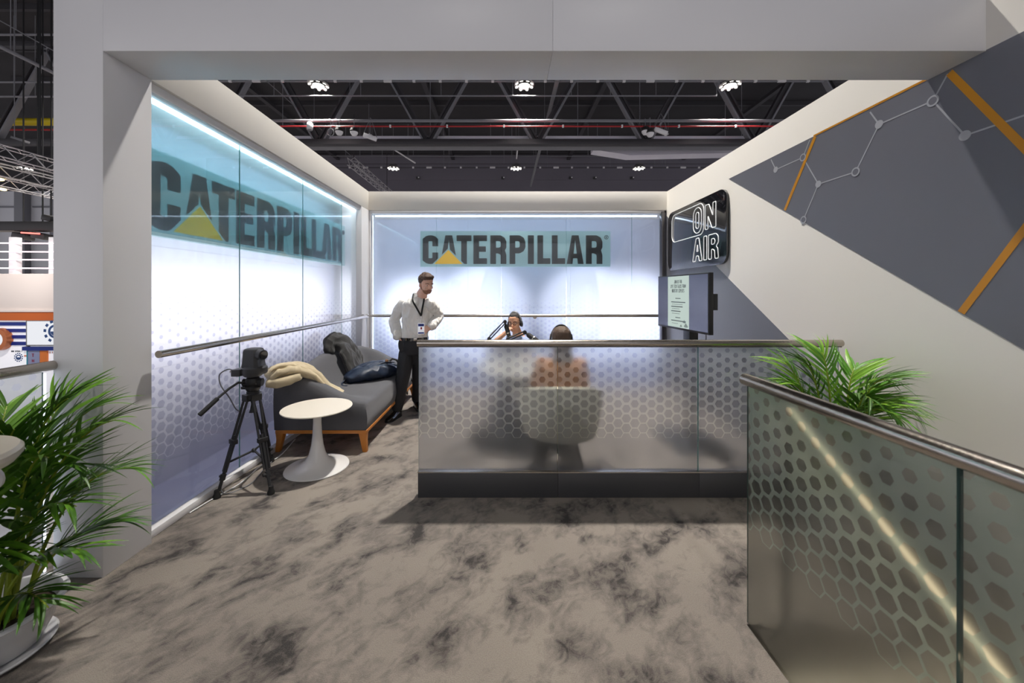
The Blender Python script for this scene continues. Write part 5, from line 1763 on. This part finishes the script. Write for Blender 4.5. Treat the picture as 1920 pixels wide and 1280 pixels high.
limb(tr_, [hipR, knR, anR + Vector((0, .01, .04))], [.098, .076, .064], .004)
limb(tr_, [hipL, knL, anL + Vector((0, .01, .03))], [.098, .076, .064], .004)
tr_.ell(wrR + Vector((.048, .012, -.115)), (.05, .062, .095))
organic('trousers', tr_, M['trousers'], man, .0085, 2, .007, 8, 9.0, .6)
bl = pel + Vector((0, 0, .098))
MB().loft([ering(bl + Vector((0, 0, z)), Vector((-math.sin(yw), math.cos(yw), 0)) * .187, Vector((math.cos(yw), math.sin(yw), 0)) * .139, 32) for z in (-.017, .017)]).build('belt', M['shoe'], man)
fv = Vector((math.cos(yw), math.sin(yw), 0))
sv = Vector((-math.sin(yw), math.cos(yw), 0))
MB().obox(bl + fv * .142 + sv * .03, (.045, .012, .034), Matrix((sv, fv, Vector((0, 0, 1)))).transposed()).build('belt_buckle', M['steel'], man, bevel=.003)


def shoe(ank, d, nm_parent):
    d = Vector(d).normalized()
    s = d.cross(Vector((0, 0, 1)))
    b_ = Vector((ank.x, ank.y, 0))
    rows = [(-.07, .028, .075), (-.05, .037, .10), (0, .040, .105), (.05, .040, .085), (.10, .046, .06), (.15, .048, .048), (.19, .040, .038), (.215, .020, .026)]
    m = MB()
    m.loft([[b_ + d * q + s * w_ * x + Vector((0, 0, .012 + h * z)) for x, z in ((-1, 0), (-1.02, .35), (-.75, .8), (0, 1), (.75, .8), (1.02, .35), (1, 0), (0, -.05))] for q, w_, h in rows])
    organic('shoe', m, M['shoe'], nm_parent, .006, 3)
    m = MB()
    m.loft([[b_ + d * q + s * w_ * x * 1.06 + Vector((0, 0, z)) for x, z in ((-1, 0), (-1, .016), (1, .016), (1, 0))] for q, w_, h in rows])
    m.build('shoe_sole', M['black_soft'], nm_parent, angle=50)


shoe(anR, (-.30, -1, 0), man)
shoe(anL, (.55, -1, 0), man)
# hair: short sides, swept quiff
hm = MB()
hm.loft([[HC.o + HC.R @ q for q in head_ring((r[0] + .005, r[1], r[2] - (.034 if r[0] < .17 else .006), r[3]), .005)] for r in HEAD[5:]] + [[HC.p(0, 0, .241)] * 22])
for x, y, z, a in ((-.03, .06, .215, .034), (0, .068, .222, .036), (.03, .062, .218, .034), (0, .03, .228, .045), (.0, -.02, .226, .05)):
    hm.ell(HC.p(x, y, z), (a, a * 1.1, a * .62), HC.R)
organic('hair', hm, M['hair_brown'], man, .006, 2, .004, 30, 1.0)
# beard: jaw shell without the cheeks
bd = MB()
rows = []
for z, w_, f, b_ in HEAD[:5]:
    rows.append([HC.o + HC.R @ q for q in head_ring((z, w_, f, max(b_, .002 if z < .06 else .01)), .0035)])
bd.loft(rows[:4])
for s in (-1, 1):
    bd.tube([HC.p(s * .060, .02, .05), HC.p(s * .069, .012, .085), HC.p(s * .074, .008, .12)], [.010, .008, .006], 8)
bd.tube([HC.p(-.026, .088, .056), HC.p(0, .098, .062), HC.p(.026, .088, .056)], [.005, .006, .005], 8)
organic('beard', bd, M['beard'], man, .005, 2)
HC.face(man, M['hair_brown'])
# lanyard and badge
ctr = at(789.5, 592, 4.60)
badge = at(789.5, 616, 4.585)
for s, x in ((1, .07), (-1, -.062)):
    side = Vector((s, 0, 0))
    n0 = nk + sv * x * 1.0 + Vector((0, .012, .03))
    A = nk + sv * x * 1.02 + fv * .118 + Vector((0, 0, -.045))
    pth = interp([n0, n0 + fv * .05 + Vector((0, 0, .002)), A, A.lerp(ctr, .5) + fv * .016, ctr], [(0,)] * 5, 28)[0]
    MB().tube(pth, .011, 8, flat=.25, up=fv).build('lanyard', M['black_soft'], man)
MB().tube([ctr, badge + Vector((0, 0, .07))], .004, 8).build('lanyard_clip', M['steel'], man)
Rb = Matrix((sv, fv, Vector((0, 0, 1)))).transposed()
bg = MB().obox(badge, (.078, .005, .135), Rb).build('badge', M['print_white_glow'], man, bevel=.002)
MB().obox(badge + Vector((0, 0, .045)) + fv * .004, (.07, .002, .032), Rb).build('badge_header', M['booth_blue'], bg)
MB().obox(badge + Vector((0, 0, -.052)) + fv * .004, (.07, .002, .018), Rb).build('badge_footer', M['booth_blue'], bg)
MB().obox(badge + Vector((.003, 0, .005)) + fv * .004, (.02, .002, .028), Rb).build('badge_mark', M['red_pipe'], bg)
# watch
wd = (wrL - elL).normalized()
MB().tube([wrL + wd * .004, wrL + wd * .022], .033, 16).build('watch', M['black_soft'], man)
for i in range(5):
    q = ch + fv * .133 + Vector((.012, 0, .13 - .085 * i))
    MB().ell(q, .005, nu=8, nv=6).build('shirt_button', M['white_plastic'], man)

# ---------------- seated man with glasses and headphones
sm_ = thing('person', 'seated man in glasses and pale blue shirt resting his chin on his hand', 'person', (.17, 5.05, 0))
H2 = Head(at(966.5, 620.5, 4.92), -1.93, -.05, .08)
yw2 = -1.75
nk2 = at(972, 627, 4.97)
ch2 = Vector((nk2.x, 5.04, .80))
pe2 = Vector((ch2.x - .02, 5.10, .53))
sR, sL = at(949, 640, 4.99), at(996, 638, 4.99)
eR, wR = at(922, 647, 4.74), at(949, 623, 4.72)
eL, wL = at(1012, 672, 4.9), at(985, 668, 4.66)
b2 = MB()
H2.skin(b2)
rows2 = [(pe2 + Vector((0, 0, -.06)), .16, .12, yw2), (pe2, .175, .125, yw2), (pe2 + Vector((0, 0, .15)), .155, .115, yw2), (ch2, .172, .118, yw2), (ch2 + Vector((0, 0, .10)), .18, .11, yw2), (nk2 + Vector((0, .02, -.07)), .15, .09, yw2), (nk2 + Vector((0, .02, -.02)), .085, .065, yw2), (nk2 + Vector((0, .01, .03)), .056, .055, yw2)]
b2.tube([H2.p(0, -.03, .04), nk2, nk2 + Vector((0, .02, -.05))], [.054, .055, .06], 16)
torso(b2, rows2)
limb(b2, [sR, eR, wR], [.05, .036, .027])
limb(b2, [sL, eL, wL], [.05, .036, .027])
fpt = {}
for s in (-1, 1):
    h = pe2 + Vector((s * .095, -.03, -.02))
    kq = h + Vector((s * .05, -.42, .02))
    a = Vector((kq.x + s * .02, kq.y + .06, .085))
    limb(b2, [h, kq, a], [.085, .055, .037])
    fpt[s] = (h, kq, a)
hand(b2, wR, (.055, .05, .055), (.6, .55, -.3), 1, .9, .02)
hand(b2, wL, (-.06, -.05, .0), (0, 0, -1), 1, .3, .1)
organic('body', b2, M['skin2'], sm_, .0065, 3)
s2 = MB()
torso(s2, rows2[1:-1], .015)
limb(s2, [sR, sR.lerp(eR, .55)], [.062, .058], .012)
limb(s2, [sL, eL, wL.lerp(eL, .55)], [.062, .05, .042], .012)
s2.tube([nk2 + Vector((0, .015, -.05)), nk2 + Vector((0, .005, .01))], [.082, .064], 18)
organic('shirt', s2, M['blue_shirt'], sm_, .008, 2, .007, 10, 1.0)
t2 = MB()
torso(t2, [(pe2 + Vector((0, 0, -.06)), .165, .125, yw2), (pe2, .178, .128, yw2), (pe2 + Vector((0, 0, .06)), .17, .122, yw2)], .015)
for s in (-1, 1):
    h, kq, a = fpt[s]
    limb(t2, [h, kq, a + Vector((0, 0, .05))], [.1, .074, .062], .003)
    shoe(a, (s * .2, -1, 0), sm_)
organic('trousers', t2, M['trousers'], sm_, .0095, 2, .006, 8)
hm = MB()
hm.loft([[H2.o + H2.R @ q for q in head_ring((r[0] + .004, r[1], r[2] - (.04 if r[0] < .17 else .012), r[3]), .004)] for r in HEAD[5:]] + [[H2.p(0, -.01, .239)] * 22])
hm.ell(H2.p(0, -.01, .20), (.068, .088, .044), H2.R)
organic('hair', hm, M['hair_dark'], sm_, .006, 2, .003, 30, 6.0)
H2.face(sm_, M['hair_dark'])
gl_ = MB()
for s in (-1, 1):
    gl_.tube([H2.p(s * .034 + .026 * math.cos(a), .103 - .004 * abs(math.cos(a)), .110 + .019 * math.sin(a)) for a in (2 * PI * i / 18 for i in range(18))], .0024, 6, loop=True)
    gl_.tube([H2.p(s * .060, .099, .115), H2.p(s * .076, .05, .114), H2.p(s * .079, .0, .112)], .0022, 6)
gl_.tube([H2.p(-.009, .104, .113), H2.p(0, .107, .115), H2.p(.009, .104, .113)], .0022, 6)
gl_.build('glasses_frame', M['black_matte'], sm_)
headphones(H2, 'black and silver headphones on the man in glasses', mat('silver_plastic', (120, 122, 128), .35), pad=M['black_matte'])

# ---------------- headset wearer seen from behind
wo = thing('person', 'person with long brown hair seen from behind over the partition', 'person', (.50, 3.30, 0))
H3 = Head(Vector((.505, 3.30, .990)), PI / 2 - .05, -.08, 0, 1.06)
nk3 = Vector((.505, 3.33, 1.0))
rows3 = [(Vector((.505, 3.22, .44)), .165, .13, PI / 2), (Vector((.505, 3.22, .52)), .17, .125, PI / 2), (Vector((.505, 3.23, .66)), .14, .105, PI / 2), (Vector((.505, 3.24, .80)), .155, .11, PI / 2), (Vector((.505, 3.25, .88)), .165, .10, PI / 2), (Vector((.505, 3.26, .94)), .13, .08, PI / 2), (Vector((.505, 3.27, .98)), .07, .06, PI / 2), (Vector((.505, 3.28, 1.03)), .05, .05, PI / 2)]
b3 = MB()
H3.skin(b3)
torso(b3, rows3)
leg3 = {}
for s in (-1, 1):
    shd, el, wr = Vector((.505 + s * .165, 3.31, .905)), Vector((.505 + s * .21, 3.40, .70)), Vector((.505 + s * .13, 3.57, .765))
    limb(b3, [shd, el, wr], [.044, .033, .024])
    hand(b3, wr, (-s * .05, .08, .0), (0, 0, -1), s, .3, .1, .92)
    h = Vector((.505 + s * .09, 3.30, .50))
    kq = h + Vector((s * .03, .40, .0))
    a = Vector((kq.x, kq.y - .03, .085))
    limb(b3, [h, kq, a], [.08, .05, .033])
    leg3[s] = (shd, el, wr, h, kq, a)
organic('body', b3, M['skin'], wo, .0068, 3)
s3 = MB()
torso(s3, rows3[1:-1], .014)
for s in (-1, 1):
    shd, el, wr, h, kq, a = leg3[s]
    limb(s3, [shd, el, wr.lerp(el, .1)], [.055, .045, .036], .010)
organic('top', s3, M['tan_top'], wo, .009, 2, .006, 10)
t3 = MB()
torso(t3, [(c, w_, d, y) for c, w_, d, y in rows3[:2]] + [(Vector((.505, 3.22, .58)), .155, .115, PI / 2)], .014)
for s in (-1, 1):
    shd, el, wr, h, kq, a = leg3[s]
    limb(t3, [h, kq, a + Vector((0, 0, .05))], [.094, .068, .056], .002)
    shoe(a, (s * .1, 1, 0), wo)
organic('trousers', t3, M['trousers'], wo, .0095, 2, .005, 8)
hm = MB()
hm.loft([[H3.o + H3.R @ q for q in head_ring((r[0] + .004, r[1], r[2] - .045, r[3]), .003)] for r in HEAD[3:]] + [[H3.p(0, -.01, .236)] * 22])
hm.loft([ering(Vector((.505, 3.235 - q * .05, 1.13 - q * .36)), (.062 + .03 * math.sin(q * 2.6), 0, 0), (0, .045 - .012 * q, 0)) for q in (0, .15, .3, .5, .75, 1.0)])
organic('hair', hm, M['hair_long'], wo, .0075, 2, .004, 26, 3.0)
H3.face(wo, M['hair_brown'])
headphones(H3, 'dark headphones on the person seen from behind', mat('dark_plastic', (40, 40, 46), .4), pad=mat('navy_plastic', (34, 40, 92), .4), hr=.142)
